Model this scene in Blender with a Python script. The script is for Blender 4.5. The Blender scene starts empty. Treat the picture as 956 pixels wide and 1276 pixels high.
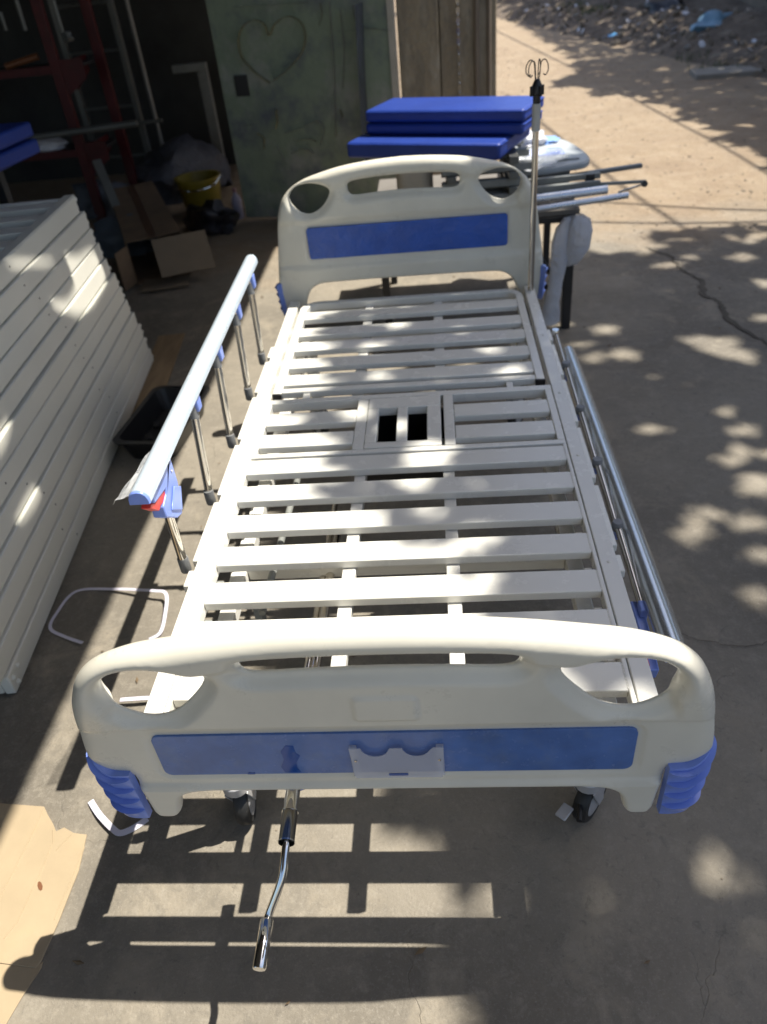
import bpy, bmesh, math, random
import numpy as np
from mathutils import Vector, Matrix, Euler
from mathutils.geometry import delaunay_2d_cdt
random.seed(7); np.random.seed(7)
S = bpy.context.scene
COL = S.collection
R = math.radians
# ------------------------------------------------------------------ camera
CAM = Vector((0.1111, -0.6983, 1.5664))
CR = Vector((0.99527635, 0.04268833, -0.08719347)); CU = Vector((0.04321536, 0.60943839, 0.79165477)); CW = Vector((-0.08693347, 0.79168337, -0.60471482))
FPX = 945.72
cd = bpy.data.cameras.new('camera'); cam = bpy.data.objects.new('camera', cd); COL.objects.link(cam)
m = Matrix((CR, CU, -CW)).transposed().to_4x4(); m.translation = CAM
cam.matrix_world = m
cd.sensor_fit = 'VERTICAL'; cd.sensor_height = 36; cd.sensor_width = 27; cd.lens = FPX / 1276 * 36
cd.clip_start = .02; cd.clip_end = 500
cd.dof.use_dof = True; cd.dof.focus_distance = 1.35; cd.dof.aperture_fstop = 3.6
S.camera = cam
S.render.resolution_x = 767; S.render.resolution_y = 1024
# ------------------------------------------------------------------ light
SA, SB = .485, .17                                    # sun comes from (+.55, +.17, 1)
sd = Vector((SA, SB, 1)).normalized()
elev = math.asin(sd.z)
w = bpy.data.worlds.new('World'); S.world = w; w.use_nodes = True
nt = w.node_tree; bg = nt.nodes['Background']; bg.inputs[1].default_value = .105
sk = nt.nodes.new('ShaderNodeTexSky'); sk.sky_type = 'NISHITA'; sk.sun_disc = False
sk.dust_density = 2.4; sk.ozone_density = .7; sk.sun_elevation = elev; sk.sun_rotation = math.atan2(sd.x, sd.y)
nt.links.new(sk.outputs[0], bg.inputs[0])
sl = bpy.data.lights.new('sun', 'SUN'); sl.energy = 5.0; sl.angle = R(.5); sl.color = (1, .94, .83)
so = bpy.data.objects.new('sun', sl); COL.objects.link(so); so.rotation_euler = sd.to_track_quat('Z', 'Y').to_euler(); so.location = (5, 2, 9)
S.view_settings.view_transform = 'Standard'; S.view_settings.look = 'None'; S.view_settings.gamma = 1
S.view_settings.exposure = .84

# ------------------------------------------------------------------ helpers
def atp(px, py, axis, v):
    """place where the line of sight through a point of the photo meets a plane"""
    d = CW + CR * ((px - 478) / FPX) - CU * ((py - 638) / FPX)
    i = 'xyz'.index(axis); t = (v - CAM[i]) / d[i]
    return CAM + d * t

def woff(o):
    v = Vector((0, 0, 0))
    while o is not None:
        v += o.location; o = o.parent
    return v

def tag(o, label=None, cat=None, group=None, kind=None):
    if label: o['label'] = label
    if cat: o['category'] = cat
    if group: o['group'] = group
    if kind: o['kind'] = kind
    return o

def thing(name, label, cat, loc=(0, 0, 0), group=None):
    o = bpy.data.objects.new(name, None); COL.objects.link(o); o.location = loc; o.empty_display_size = .1
    return tag(o, label, cat, group)

def obj(name, bm, mat, parent=None, smooth=True, bevel=0, seg=2, angle=40, local=False, label=None):
    """link bm (world coordinates unless local) as one mesh object"""
    me = bpy.data.meshes.new(name)
    if parent is not None and not local:
        bmesh.ops.translate(bm, verts=bm.verts, vec=-woff(parent))
    bm.normal_update()
    bm.to_mesh(me); bm.free()
    o = bpy.data.objects.new(name, me); COL.objects.link(o)
    me.materials.append(mat)
    if smooth:
        for p in me.polygons: p.use_smooth = True
        me.set_sharp_from_angle(angle=R(angle))
    if bevel:
        b = o.modifiers.new('b', 'BEVEL'); b.width = bevel; b.segments = seg; b.limit_method = 'ANGLE'; b.angle_limit = R(35)
    if parent is not None: o.parent = parent
    if label: o['label'] = label
    return o

def box(bm, x0, x1, y0, y1, z0, z1, M=None):
    vs = [Vector((x, y, z)) for x in (x0, x1) for y in (y0, y1) for z in (z0, z1)]
    if M is not None: vs = [M @ v for v in vs]
    v = [bm.verts.new(p) for p in vs]
    for f in ((0, 1, 3, 2), (4, 6, 7, 5), (0, 4, 5, 1), (2, 3, 7, 6), (0, 2, 6, 4), (1, 5, 7, 3)):
        bm.faces.new([v[i] for i in f])
    return bm
def B(*a, **k): return box(bmesh.new(), *a, **k)

def frames(pts, up=Vector((0, 0, 1))):
    out = []
    n = len(pts); prev = None
    for i, p in enumerate(pts):
        t = (pts[min(i + 1, n - 1)] - pts[max(i - 1, 0)]).normalized()
        if prev is None:
            a = up if abs(t.dot(up)) < .95 else Vector((1, 0, 0))
            s = t.cross(a).normalized()
        else:
            s = (prev - t * prev.dot(t)).normalized()
        prev = s; out.append((p, t, s, s.cross(t).normalized()))
    return out

def sweep(bm, pts, section, caps=True, scales=None, up=Vector((0, 0, 1)), closed=False):
    """section: list of (side, up) offsets swept along pts"""
    pts = [Vector(p) for p in pts]; rings = []
    fr = frames(pts, up)
    for i, (p, t, s, u) in enumerate(fr):
        k = scales[i] if scales else 1
        rings.append([bm.verts.new(p + s * a * k + u * b * k) for a, b in section])
    n = len(section)
    for i in range(len(rings) - 1 + (1 if closed else 0)):
        A, Bq = rings[i], rings[(i + 1) % len(rings)]
        for j in range(n):
            try: bm.faces.new([A[j], A[(j + 1) % n], Bq[(j + 1) % n], Bq[j]])
            except ValueError: pass
    if caps and not closed:
        bm.faces.new(rings[0][::-1]); bm.faces.new(rings[-1])
    bmesh.ops.recalc_face_normals(bm, faces=bm.faces)
    return bm

def circ(r, n=14, ry=None): return [(math.cos(2 * math.pi * i / n) * r, math.sin(2 * math.pi * i / n) * (ry or r)) for i in range(n)]
def tube(bm, pts, r, n=14, **k): return sweep(bm, pts, circ(r, n), **k)
def T(pts, r, n=14, **k): return tube(bmesh.new(), pts, r, n, **k)

def spline(pts, n=8, closed=False):
    P = [Vector(p) for p in pts]; N = len(P); out = []
    for i in range(N if closed else N - 1):
        if closed: a, b, c, d = P[i - 1], P[i], P[(i + 1) % N], P[(i + 2) % N]
        else: a, b, c, d = P[max(i - 1, 0)], P[i], P[i + 1], P[min(i + 2, N - 1)]
        for k in range(n):
            t = k / n
            out.append(.5 * ((2 * b) + (c - a) * t + (2 * a - 5 * b + 4 * c - d) * t * t + (3 * b - a - 3 * c + d) * t ** 3))
    if not closed: out.append(P[-1])
    return out

def prism(bm, poly, axis, a, b):
    """poly of 2D points; extruded along axis between a and b"""
    def mk(p, v):
        return {'x': (v, p[0], p[1]), 'y': (p[0], v, p[1]), 'z': (p[0], p[1], v)}[axis]
    A = [bm.verts.new(mk(p, a)) for p in poly]; Bq = [bm.verts.new(mk(p, b)) for p in poly]
    n = len(poly)
    bm.faces.new(A); bm.faces.new(Bq[::-1])
    for i in range(n): bm.faces.new([A[i], Bq[i], Bq[(i + 1) % n], A[(i + 1) % n]])
    bmesh.ops.recalc_face_normals(bm, faces=bm.faces)
    return bm
def P(*a): return prism(bmesh.new(), *a)

def lathe(bm, prof, cx=0, cy=0, cz=0, n=24, M=None):
    rings = []
    for r, z in prof:
        ring = []
        for i in range(n):
            v = Vector((math.cos(2 * math.pi * i / n) * r, math.sin(2 * math.pi * i / n) * r, z))
            if M is not None: v = M @ v
            ring.append(bm.verts.new(v + Vector((cx, cy, cz))))
        rings.append(ring)
    for A, Bq in zip(rings, rings[1:]):
        for j in range(n): bm.faces.new([A[j], A[(j + 1) % n], Bq[(j + 1) % n], Bq[j]])
    bm.faces.new(rings[0][::-1]); bm.faces.new(rings[-1])
    bmesh.ops.recalc_face_normals(bm, faces=bm.faces)
    return bm

# ------------------------------------------------------------------ materials
def mat(name, col, rough=.5, metal=0, var=.12, vscale=6, bump=0, bscale=60, coat=0, col2=None, c2scale=3, c2lo=.5, c2hi=.6, rvar=0, trans=0, alpha=1, spec=.5, stretch=None, bdist=.01):
    m = bpy.data.materials.new(name); m.use_nodes = True
    n = m.node_tree; N = n.nodes; L = n.links; b = N['Principled BSDF']
    tc = N.new('ShaderNodeTexCoord'); mp = N.new('ShaderNodeMapping'); L.new(tc.outputs['Object'], mp.inputs[0])
    if stretch: mp.inputs['Scale'].default_value = stretch
    def noise(s, d=5, r=.6):
        t = N.new('ShaderNodeTexNoise'); t.inputs['Scale'].default_value = s; t.inputs['Detail'].default_value = d; t.inputs['Roughness'].default_value = r
        L.new(mp.outputs[0], t.inputs[0]); return t
    t = noise(vscale)
    r = N.new('ShaderNodeMapRange'); r.inputs[1].default_value = .3; r.inputs[2].default_value = .7; r.inputs[3].default_value = 1 - var; r.inputs[4].default_value = 1 + var
    L.new(t.outputs[0], r.inputs[0])
    base = N.new('ShaderNodeRGB'); base.outputs[0].default_value = (*col, 1); src = base.outputs[0]
    if col2:
        t2 = noise(c2scale, 6, .65); r2 = N.new('ShaderNodeMapRange'); r2.inputs[1].default_value = c2lo; r2.inputs[2].default_value = c2hi; L.new(t2.outputs[0], r2.inputs[0])
        mx = N.new('ShaderNodeMix'); mx.data_type = 'RGBA'; L.new(r2.outputs[0], mx.inputs[0]); L.new(src, mx.inputs[6]); mx.inputs[7].default_value = (*col2, 1); src = mx.outputs[2]
    mu = N.new('ShaderNodeVectorMath'); mu.operation = 'SCALE'; L.new(src, mu.inputs[0]); L.new(r.outputs[0], mu.inputs[3]); L.new(mu.outputs[0], b.inputs['Base Color'])
    b.inputs['Roughness'].default_value = rough; b.inputs['Metallic'].default_value = metal; b.inputs['Coat Weight'].default_value = coat; b.inputs['Coat Roughness'].default_value = .08
    b.inputs['Specular IOR Level'].default_value = spec
    b.inputs['Transmission Weight'].default_value = trans; b.inputs['Alpha'].default_value = alpha
    if rvar:
        t3 = noise(vscale * 2.3, 6, .7); r3 = N.new('ShaderNodeMapRange'); r3.inputs[1].default_value = .35; r3.inputs[2].default_value = .65
        r3.inputs[3].default_value = max(.02, rough - rvar); r3.inputs[4].default_value = min(1, rough + rvar); L.new(t3.outputs[0], r3.inputs[0]); L.new(r3.outputs[0], b.inputs['Roughness'])
    if bump:
        t4 = noise(bscale, 6, .6); bp = N.new('ShaderNodeBump'); bp.inputs['Strength'].default_value = bump; bp.inputs['Distance'].default_value = bdist
        L.new(t4.outputs[0], bp.inputs['Height']); L.new(bp.outputs[0], b.inputs['Normal'])
    return m

WHITE = mat('white_powder_coat', (.76, .752, .70), .27, var=.03, vscale=6, bump=.04, bscale=160, bdist=.0006, rvar=.008, coat=.2)
PLAST = mat('cream_moulded_plastic', (.68, .655, .565), .32, var=.07, vscale=5, bump=.08, bscale=260, bdist=.0008, rvar=.06)
BLUEP = mat('blue_panel_film', (.085, .165, .41), .18, var=.18, vscale=16, bump=.12, bscale=35, bdist=.002, rvar=.12, col2=(.12, .19, .38), c2scale=22, c2lo=.5, c2hi=.72)
BLUEF = mat('blue_panel_wrapped', (.02, .09, .42), .16, var=.15, vscale=12, bump=.9, bscale=26, bdist=.006, rvar=.06)
BLUEQ = mat('blue_plastic', (.19, .28, .70), .28, var=.05, bump=.05, bscale=200, bdist=.001)
BLUED = mat('deep_blue_film_tear', (.01, .07, .30), .12, var=.1)
REDP = mat('red_plastic', (.62, .03, .02), .35, var=.05)
STEEL = mat('polished_steel', (.62, .58, .52), .13, 1, var=.06, vscale=30, rvar=.05)
CHROME = mat('chrome', (.78, .78, .77), .07, 1, var=.03, rvar=.03)
GALV = mat('plastic_wrapped_aluminium', (.56, .65, .74), .24, .2, var=.04, vscale=18, bump=.05, bscale=40, bdist=.001, rvar=.04, stretch=(1, .15, 1))
GREYP = mat('grey_plastic_cap', (.17, .175, .18), .35, var=.05)
BLACKP = mat('black_plastic', (.012, .012, .013), .38, var=.1)
BLACKR = mat('black_rubber', (.018, .018, .018), .55, var=.2, vscale=40, bump=.1, bscale=200, bdist=.001)
ALU = mat('grey_wheel_hub', (.45, .45, .46), .35, .3)
FILM = mat('clear_film', (.85, .88, .92), .1, var=.05, bump=1, bscale=50, bdist=.01, alpha=.38)
FILMW = mat('milky_plastic_sheet', (.62, .64, .70), .35, var=.1, bump=1, bscale=28, bdist=.02, alpha=.85)
CARDH = mat('clear_card_holder', (.66, .69, .78), .18, var=.04, alpha=.36)
CARD = mat('corrugated_cardboard', (.36, .285, .185), .9, var=.07, vscale=9, bump=.3, bscale=120, bdist=.001, col2=(.40, .29, .17), c2scale=5, c2lo=.55, c2hi=.8, stretch=(1, 1, 1))
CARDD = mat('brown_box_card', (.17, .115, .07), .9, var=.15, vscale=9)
STRAP = mat('white_packing_strap', (.62, .60, .70), .35, var=.05)
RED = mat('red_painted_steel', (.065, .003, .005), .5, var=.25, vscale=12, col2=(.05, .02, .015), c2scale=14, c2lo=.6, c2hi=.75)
GREY = mat('grey_painted_steel', (.21, .22, .21), .45, var=.15, vscale=10)
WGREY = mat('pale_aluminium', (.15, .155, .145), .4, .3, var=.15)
BLUEM = mat('blue_mattress_fabric', (.012, .040, .25), .45, var=.12, vscale=5, bump=.35, bscale=14, bdist=.01)
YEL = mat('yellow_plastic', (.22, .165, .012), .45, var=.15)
BLKS = mat('black_painted_steel', (.02, .02, .022), .4, var=.2)
DGREY = mat('dark_shelf_metal', (.025, .028, .032), .5, var=.3, vscale=8)
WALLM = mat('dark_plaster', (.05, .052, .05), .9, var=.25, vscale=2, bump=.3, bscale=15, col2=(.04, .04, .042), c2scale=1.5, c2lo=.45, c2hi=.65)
ROOFM = mat('dull_roof_sheet', (.12, .12, .12), .7, var=.2)
BARK = mat('bark', (.10, .075, .05), .9, var=.3, vscale=12, bump=.8, bscale=20)
LEAF = mat('leaf', (.05, .085, .025), .6, var=.3, vscale=3)
LEAF2 = mat('dry_hedge_leaf', (.05, .06, .028), .7, var=.4, vscale=3)
STONE = mat('rubble', (.19, .16, .125), .95, var=.3, vscale=8, bump=.5, bscale=30)
WOOD = mat('wood_batten', (.26, .18, .10), .85, var=.2, vscale=5, stretch=(6, 1, 6), bump=.3, bscale=40)
CRACK = mat('crack_soil', (.105, .093, .075), 1, var=.3)
BAGB = mat('blue_bag', (.16, .30, .42), .4, var=.15, bump=.6, bscale=14, bdist=.03)
BAGW = mat('white_bag', (.62, .62, .66), .45, var=.12, bump=.6, bscale=14, bdist=.03)
BAGK = mat('black_bag', (.015, .015, .02), .3, var=.2, bump=.6, bscale=14, bdist=.03)
BAGY = mat('green_yellow_bag', (.25, .26, .06), .5, var=.2)
KERB = mat('kerb_concrete', (.26, .24, .21), .9, var=.15, bump=.4, bscale=25)

def ground_mat():
    m = bpy.data.materials.new('yard_concrete_and_dirt'); m.use_nodes = True
    n = m.node_tree; N = n.nodes; L = n.links; b = N['Principled BSDF']
    tc = N.new('ShaderNodeTexCoord'); P0 = tc.outputs['Object']
    def noise(s, d=6, r=.6, dist=0):
        t = N.new('ShaderNodeTexNoise'); t.inputs['Scale'].default_value = s; t.inputs['Detail'].default_value = d; t.inputs['Roughness'].default_value = r; t.inputs['Distortion'].default_value = dist
        L.new(P0, t.inputs[0]); return t.outputs[0]
    def rng(x, a, b_, c=0, d=1):
        r = N.new('ShaderNodeMapRange'); r.inputs[1].default_value = a; r.inputs[2].default_value = b_; r.inputs[3].default_value = c; r.inputs[4].default_value = d; L.new(x, r.inputs[0]); return r.outputs[0]
    def mix(f, a, c):
        x = N.new('ShaderNodeMix'); x.data_type = 'RGBA'; L.new(f, x.inputs[0])
        for i, v in ((6, a), (7, c)):
            if isinstance(v, tuple): x.inputs[i].default_value = (*v, 1)
            else: L.new(v, x.inputs[i])
        return x.outputs[2]
    def mth(op, a, c):
        x = N.new('ShaderNodeMath'); x.operation = op
        for i, v in ((0, a), (1, c)):
            if isinstance(v, (int, float)): x.inputs[i].default_value = v
            else: L.new(v, x.inputs[i])
        return x.outputs[0]
    conc = mix(rng(noise(.9), .42, .58), (.225, .200, .160), (.155, .138, .112))
    conc = mix(rng(noise(4.5, 8, .7, .6), .52, .72), conc, (.28, .245, .19))          # pale scuffs
    conc = mix(rng(noise(9, 8, .75, 1.5), .60, .72), conc, (.115, .105, .09))          # dark stains
    conc = mix(rng(noise(160, 4, .7), .55, .85), conc, (.30, .275, .235))              # sand grains
    conc = mix(rng(noise(75, 3, .5), .72, .80), conc, (.07, .065, .055))
    conc = mix(rng(noise(28, 8, .8), .50, .78), conc, (.29, .262, .215))
    conc = mix(rng(noise(36, 8, .8, .8), .55, .80), conc, (.105, .095, .08))
    vo = N.new('ShaderNodeTexVoronoi'); vo.feature = 'DISTANCE_TO_EDGE'; vo.inputs['Scale'].default_value = 1.7
    wv = N.new('ShaderNodeVectorMath'); wv.operation = 'ADD'; nn = N.new('ShaderNodeTexNoise'); nn.inputs['Scale'].default_value = 2.2; nn.inputs['Detail'].default_value = 7; L.new(P0, nn.inputs[0])
    L.new(P0, wv.inputs[0]); L.new(nn.outputs['Color'], wv.inputs[1]); L.new(wv.outputs[0], vo.inputs[0])
    hair = mth('MULTIPLY', rng(vo.outputs['Distance'], .0, .006, 1, 0), rng(noise(1.3), .48, .62))
    conc = mix(mth('MULTIPLY', hair, .10), conc, (.07, .062, .05))
    dirt = mix(rng(noise(1.7, 8, .7), .35, .65), (.34, .262, .178), (.27, .203, .135))
    dirt = mix(rng(noise(7, 8, .75), .50, .75), dirt, (.39, .315, .235))
    dirt = mix(rng(noise(16, 6, .7), .60, .72), dirt, (.22, .165, .11))
    dirt = mix(rng(noise(34, 6, .8), .55, .70), dirt, (.42, .345, .255))
    dirt = mix(rng(noise(.9, 6, .7, 1), .50, .66), dirt, (.27, .20, .135))
    sx = N.new('ShaderNodeSeparateXYZ'); L.new(P0, sx.inputs[0])
    # dirt takes over beyond the crack and up the lane
    k = mth('ADD', mth('MULTIPLY', mth('SUBTRACT', sx.outputs[1], 3.7), .55), mth('MULTIPLY', mth('SUBTRACT', noise(1.6), .5), 1.6))
    k2 = mth('ADD', mth('MULTIPLY', mth('SUBTRACT', sx.outputs[0], 1.9), .3), mth('MULTIPLY', mth('SUBTRACT', noise(2.1), .5), 1.1))
    f = mth('MAXIMUM', rng(k, -.1, .5), mth('MULTIPLY', rng(k2, 0, .6), rng(sx.outputs[1], 1.5, 3.5)))
    c = mix(f, conc, dirt)
    L.new(c, b.inputs['Base Color'])
    L.new(mix(rng(noise(6, 6, .7), .4, .65), (.72,) * 3, (.92,) * 3), b.inputs['Roughness'])
    h = mth('ADD', mth('ADD', mth('MULTIPLY', noise(45, 6, .7), .35), mth('MULTIPLY', noise(170, 3, .6), .2)), mth('MULTIPLY', mth('MULTIPLY', noise(9, 8, .75), f), 9))
    h = mth('SUBTRACT', h, mth('MULTIPLY', hair, .25))
    bp = N.new('ShaderNodeBump'); bp.inputs['Strength'].default_value = .7; bp.inputs['Distance'].default_value = .008; L.new(h, bp.inputs['Height']); L.new(bp.outputs[0], b.inputs['Normal'])
    return m
GROUND = ground_mat()

def patchy(name, cols, scale, rough=.7, stretch=(1, 1, 1), bump=.2):
    m = bpy.data.materials.new(name); m.use_nodes = True
    n = m.node_tree; N = n.nodes; L = n.links; b = N['Principled BSDF']
    tc = N.new('ShaderNodeTexCoord'); mp = N.new('ShaderNodeMapping'); mp.inputs['Scale'].default_value = stretch; L.new(tc.outputs['Object'], mp.inputs[0])
    src = None
    for i, c in enumerate(cols):
        if src is None:
            rgb = N.new('ShaderNodeRGB'); rgb.outputs[0].default_value = (*c, 1); src = rgb.outputs[0]; continue
        t = N.new('ShaderNodeTexNoise'); t.inputs['Scale'].default_value = scale * (1 + .7 * i); t.inputs['Detail'].default_value = 8; t.inputs['Roughness'].default_value = .68
        off = N.new('ShaderNodeVectorMath'); off.inputs[1].default_value = (3.1 * i, 1.7 * i, 5.3 * i); L.new(mp.outputs[0], off.inputs[0]); L.new(off.outputs[0], t.inputs[0])
        r = N.new('ShaderNodeMapRange'); r.inputs[1].default_value = .48; r.inputs[2].default_value = .68; L.new(t.outputs[0], r.inputs[0])
        mx = N.new('ShaderNodeMix'); mx.data_type = 'RGBA'; L.new(r.outputs[0], mx.inputs[0]); L.new(src, mx.inputs[6]); mx.inputs[7].default_value = (*c, 1); src = mx.outputs[2]
    L.new(src, b.inputs['Base Color']); b.inputs['Roughness'].default_value = rough
    t = N.new('ShaderNodeTexNoise'); t.inputs['Scale'].default_value = 30; L.new(tc.outputs['Object'], t.inputs[0]); bp = N.new('ShaderNodeBump'); bp.inputs['Strength'].default_value = bump; bp.inputs['Distance'].default_value = .02
    L.new(t.outputs[0], bp.inputs['Height']); L.new(bp.outputs[0], b.inputs['Normal'])
    return m
DOORM = patchy('green_painted_door', [(.20, .25, .185), (.16, .205, .155), (.28, .29, .275), (.10, .115, .14)], 1.3, .55)
CONCW = patchy('weathered_concrete', [(.27, .23, .165), (.19, .16, .12), (.14, .13, .11), (.34, .31, .25)], 1.6, .9, (2, 2, .5), .5)
LANEW = patchy('lane_wall', [(.24, .20, .16), (.15, .125, .10), (.20, .18, .15)], .9, .9, (1.5, 1.5, .35), .5)
GRAFY = mat('faded_yellow_paint', (.27, .24, .12), .8, var=.3, vscale=9, alpha=.38)
GRAFW = mat('pale_smear_paint', (.30, .30, .28), .8, var=.3, vscale=9, alpha=.30)

# ------------------------------------------------------------------ setting
bm = bmesh.new(); bmesh.ops.create_grid(bm, x_segments=80, y_segments=80, size=90)
for v in bm.verts:
    d = v.co - Vector((2.6, 10, 0))
    if abs(v.co.x) < 88 and v.co.y > 4: pass
tag(obj('ground', bm, GROUND), kind='structure')

def ribbon(name, pts, widths, mat_, z, jag=0):
    bm = bmesh.new(); L_, R_ = [], []
    pts = [Vector((p[0], p[1], 0)) for p in pts]
    for i, p in enumerate(pts):
        t = (pts[min(i + 1, len(pts) - 1)] - pts[max(i - 1, 0)]).normalized(); s = Vector((t.y, -t.x, 0))
        wd = widths[i] if isinstance(widths, list) else widths
        L_.append(bm.verts.new(p + s * wd * (.5 + random.uniform(0, jag)) + Vector((0, 0, z)))); R_.append(bm.verts.new(p - s * wd * (.5 + random.uniform(0, jag)) + Vector((0, 0, z))))
    for i in range(len(pts) - 1): bm.faces.new([L_[i], L_[i + 1], R_[i + 1], R_[i]])
    return obj(name, bm, mat_, smooth=False)
cp = spline([(1.30, 3.75, 0), (1.39, 3.57, 0), (1.40, 3.35, 0), (1.45, 3.2, 0), (1.42, 3.02, 0), (1.46, 2.9, 0), (1.44, 2.75, 0), (1.50, 2.5, 0), (1.58, 2.3, 0), (1.62, 2.1, 0), (1.9, 1.9, 0)], 10)
cp = [p + Vector((random.uniform(-.012, .012), random.uniform(-.008, .008), 0)) for p in cp]
tag(ribbon('ground_crack', cp, [.004 + .014 * abs(math.sin(i * .13)) * (1 if 20 < i < 75 else .4) for i in range(len(cp))], CRACK, .004, .6), kind='structure')
cp2 = spline([(.66, .80, 0), (.74, .74, 0), (.86, .70, 0), (.98, .72, 0), (1.2, .69, 0)], 12)
cp2 = [p + Vector((random.uniform(-.006, .006), random.uniform(-.004, .004), 0)) for p in cp2]
tag(ribbon('ground_crack', cp2, .0012, CRACK, .004, .8), kind='structure')

# dark specks and pebbles on the yard
bm = bmesh.new()
for i in range(700):
    y = 3.9 + 9 * random.random() ** 1.3; x = random.uniform(.5, 2.6); r = random.uniform(.003, .009)
    bmesh.ops.create_icosphere(bm, subdivisions=1, radius=1, matrix=Matrix.Translation((x, y, r * .25)) @ Matrix.Rotation(random.random() * 6, 4, 'Z') @ Matrix.Diagonal((r * random.uniform(1, 2), r, r * .5, 1)))
for i in range(620):
    if i < 120: x, y = random.uniform(-1, 1.9), random.uniform(-.5, 3.6); r = random.uniform(.001, .0035)
    else: x, y = random.uniform(-.6, 3.6), random.uniform(3.8, 13); r = random.uniform(.003, .011)
    a = random.random() * 6; q_ = Matrix.Translation((x, y, r * .3)) @ Matrix.Rotation(a, 4, 'Z') @ Matrix.Diagonal((r * random.uniform(.8, 1.6), r, r * .6, 1))
    bmesh.ops.create_icosphere(bm, subdivisions=1, radius=1, matrix=q_)
tag(obj('pebbles', bm, STONE), 'small pebbles and grit scattered over yard and lane', 'gravel', kind='stuff')

# --- workshop: back wall, side wall, roof, door, pillar
XE, ZR = .61, 3.2                                     # roof edge, roof height
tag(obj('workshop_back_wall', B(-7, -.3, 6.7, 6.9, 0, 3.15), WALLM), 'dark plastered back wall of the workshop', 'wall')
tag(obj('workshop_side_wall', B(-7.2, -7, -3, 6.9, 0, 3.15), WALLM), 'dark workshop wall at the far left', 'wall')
# roof sheet with added gaps, shaped to throw sun patches onto the pile of decks
def roof():
    def sp(sx, sy): return (sx + SA * ZR, sy + SB * ZR)
    outer = [(-7.2, -5.5), (XE, -5.5), (XE, 6.9), (-7.2, 6.9)]
    gaps = []
    def gap(pix, X):
        g = []
        for p in pix:
            v = atp(p[0], p[1], 'x', X); s = (v.x - SA * v.z, v.y - SB * v.z); g.append(Vector((*sp(*s), 0)))
        g = spline(g, 4, True); return [(v.x, v.y) for v in g]
    gaps.append(gap([(80, 325), (97, 318), (118, 300), (128, 318), (136, 345), (124, 378), (112, 400), (92, 412), (66, 408), (60, 396), (82, 385), (92, 362), (88, 345)], -1.27))
    gaps.append(gap([(0, 348), (22, 332), (50, 325), (78, 318), (62, 336), (40, 345), (18, 352)], -1.25))
    gaps.append(gap([(0, 545), (14, 530), (12, 560), (2, 590), (-10, 600), (-10, 560)], -1.2))
    gaps.append(gap([(20, 650), (42, 598), (54, 600), (50, 622), (30, 655)], -1.15))
    vs, ed = [], []
    for lp in [outer] + gaps:
        s0 = len(vs); vs += [Vector(p) for p in lp]; ed += [(s0 + i, s0 + (i + 1) % len(lp)) for i in range(len(lp))]
    V, E_, F, *_ = delaunay_2d_cdt(vs, ed, [], 0, 1e-6)
    bm = bmesh.new(); bv = [bm.verts.new((v.x, v.y, ZR)) for v in V]
    def inside(p, lp):
        c = False; n = len(lp)
        for i in range(n):
            (x1, y1), (x2, y2) = lp[i], lp[i - 1]
            if (y1 > p.y) != (y2 > p.y) and p.x < (x2 - x1) * (p.y - y1) / (y2 - y1) + x1: c = not c
        return c
    for f in F:
        c = sum((V[i] for i in f), Vector((0, 0))) / len(f)
        if inside(c, outer) and not any(inside(c, g) for g in gaps): bm.faces.new([bv[i] for i in f])
    r = bmesh.ops.extrude_face_region(bm, geom=bm.faces[:]); bmesh.ops.translate(bm, verts=[v for v in r['geom'] if isinstance(v, bmesh.types.BMVert)], vec=(0, 0, .02))
    bmesh.ops.recalc_face_normals(bm, faces=bm.faces)
    return bm
tag(obj('workshop_roof', roof(), ROOFM, smooth=False), 'flat sheet roof over the left part of the yard', 'roof')

dl, dr = atp(310, 277, 'z', 0), atp(503, 277, 'z', 0)
dl = Vector((-1.25, 4.86, 0)); dr = Vector((-.13, 4.66, 0)); du = (dr - dl).normalized(); dn = Vector((du.y, -du.x, 0))
dM = Matrix((( du.x, -dn.x, 0, dl.x), (du.y, -dn.y, 0, dl.y), (0, 0, 1, 0), (0, 0, 0, 1)))   # local x along leaf, y backwards, z up
DW = (dr - dl).length
dt = thing('metal_door', 'tall green painted metal door leaf with faded yellow heart and smears', 'door', dl)
obj('door_leaf', B(0, DW, 0, .05, .03, 2.9, M=dM), DOORM, dt, bevel=.004)
obj('edge_strip', B(DW, DW + .035, -.012, .05, .03, 2.9, M=dM), mat('pale_grey_strip', (.42, .40, .35), .6), dt)
obj('lock_plate', B(.10, .19, -.012, .0, .80, .92, M=dM), BLKS, dt, bevel=.003)
def flat_stroke(pts, wdt, y):
    bm = bmesh.new(); sweep(bm, [dM @ Vector((p[0], y, p[1])) for p in pts], [(-.001, -wdt / 2), (.001, -wdt / 2), (.001, wdt / 2), (-.001, wdt / 2)], up=dn); return bm
def dloc(px, py):
    # photo point -> leaf coordinates
    d = CW + CR * ((px - 478) / FPX) - CU * ((py - 638) / FPX); nn = dn
    t = (dl - CAM).dot(nn) / d.dot(nn); v = CAM + d * t - dl; return (v.dot(du), v.z)
heart = [dloc(*p) for p in [(338, 103), (318, 88), (303, 70), (299, 48), (305, 32), (318, 24), (331, 30), (337, 44), (344, 30), (358, 20), (374, 25), (382, 42), (378, 64), (362, 84), (342, 100)]]
obj('heart_mark', flat_stroke([(v.x, v.z) for v in spline([Vector((p[0], 0, p[1])) for p in heart], 5)], .075, -.004), GRAFY, dt, smooth=False)
SLATE = mat('slate_paint_patch', (.075, .09, .12), .6, var=.35, vscale=3, alpha=.55)
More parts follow.
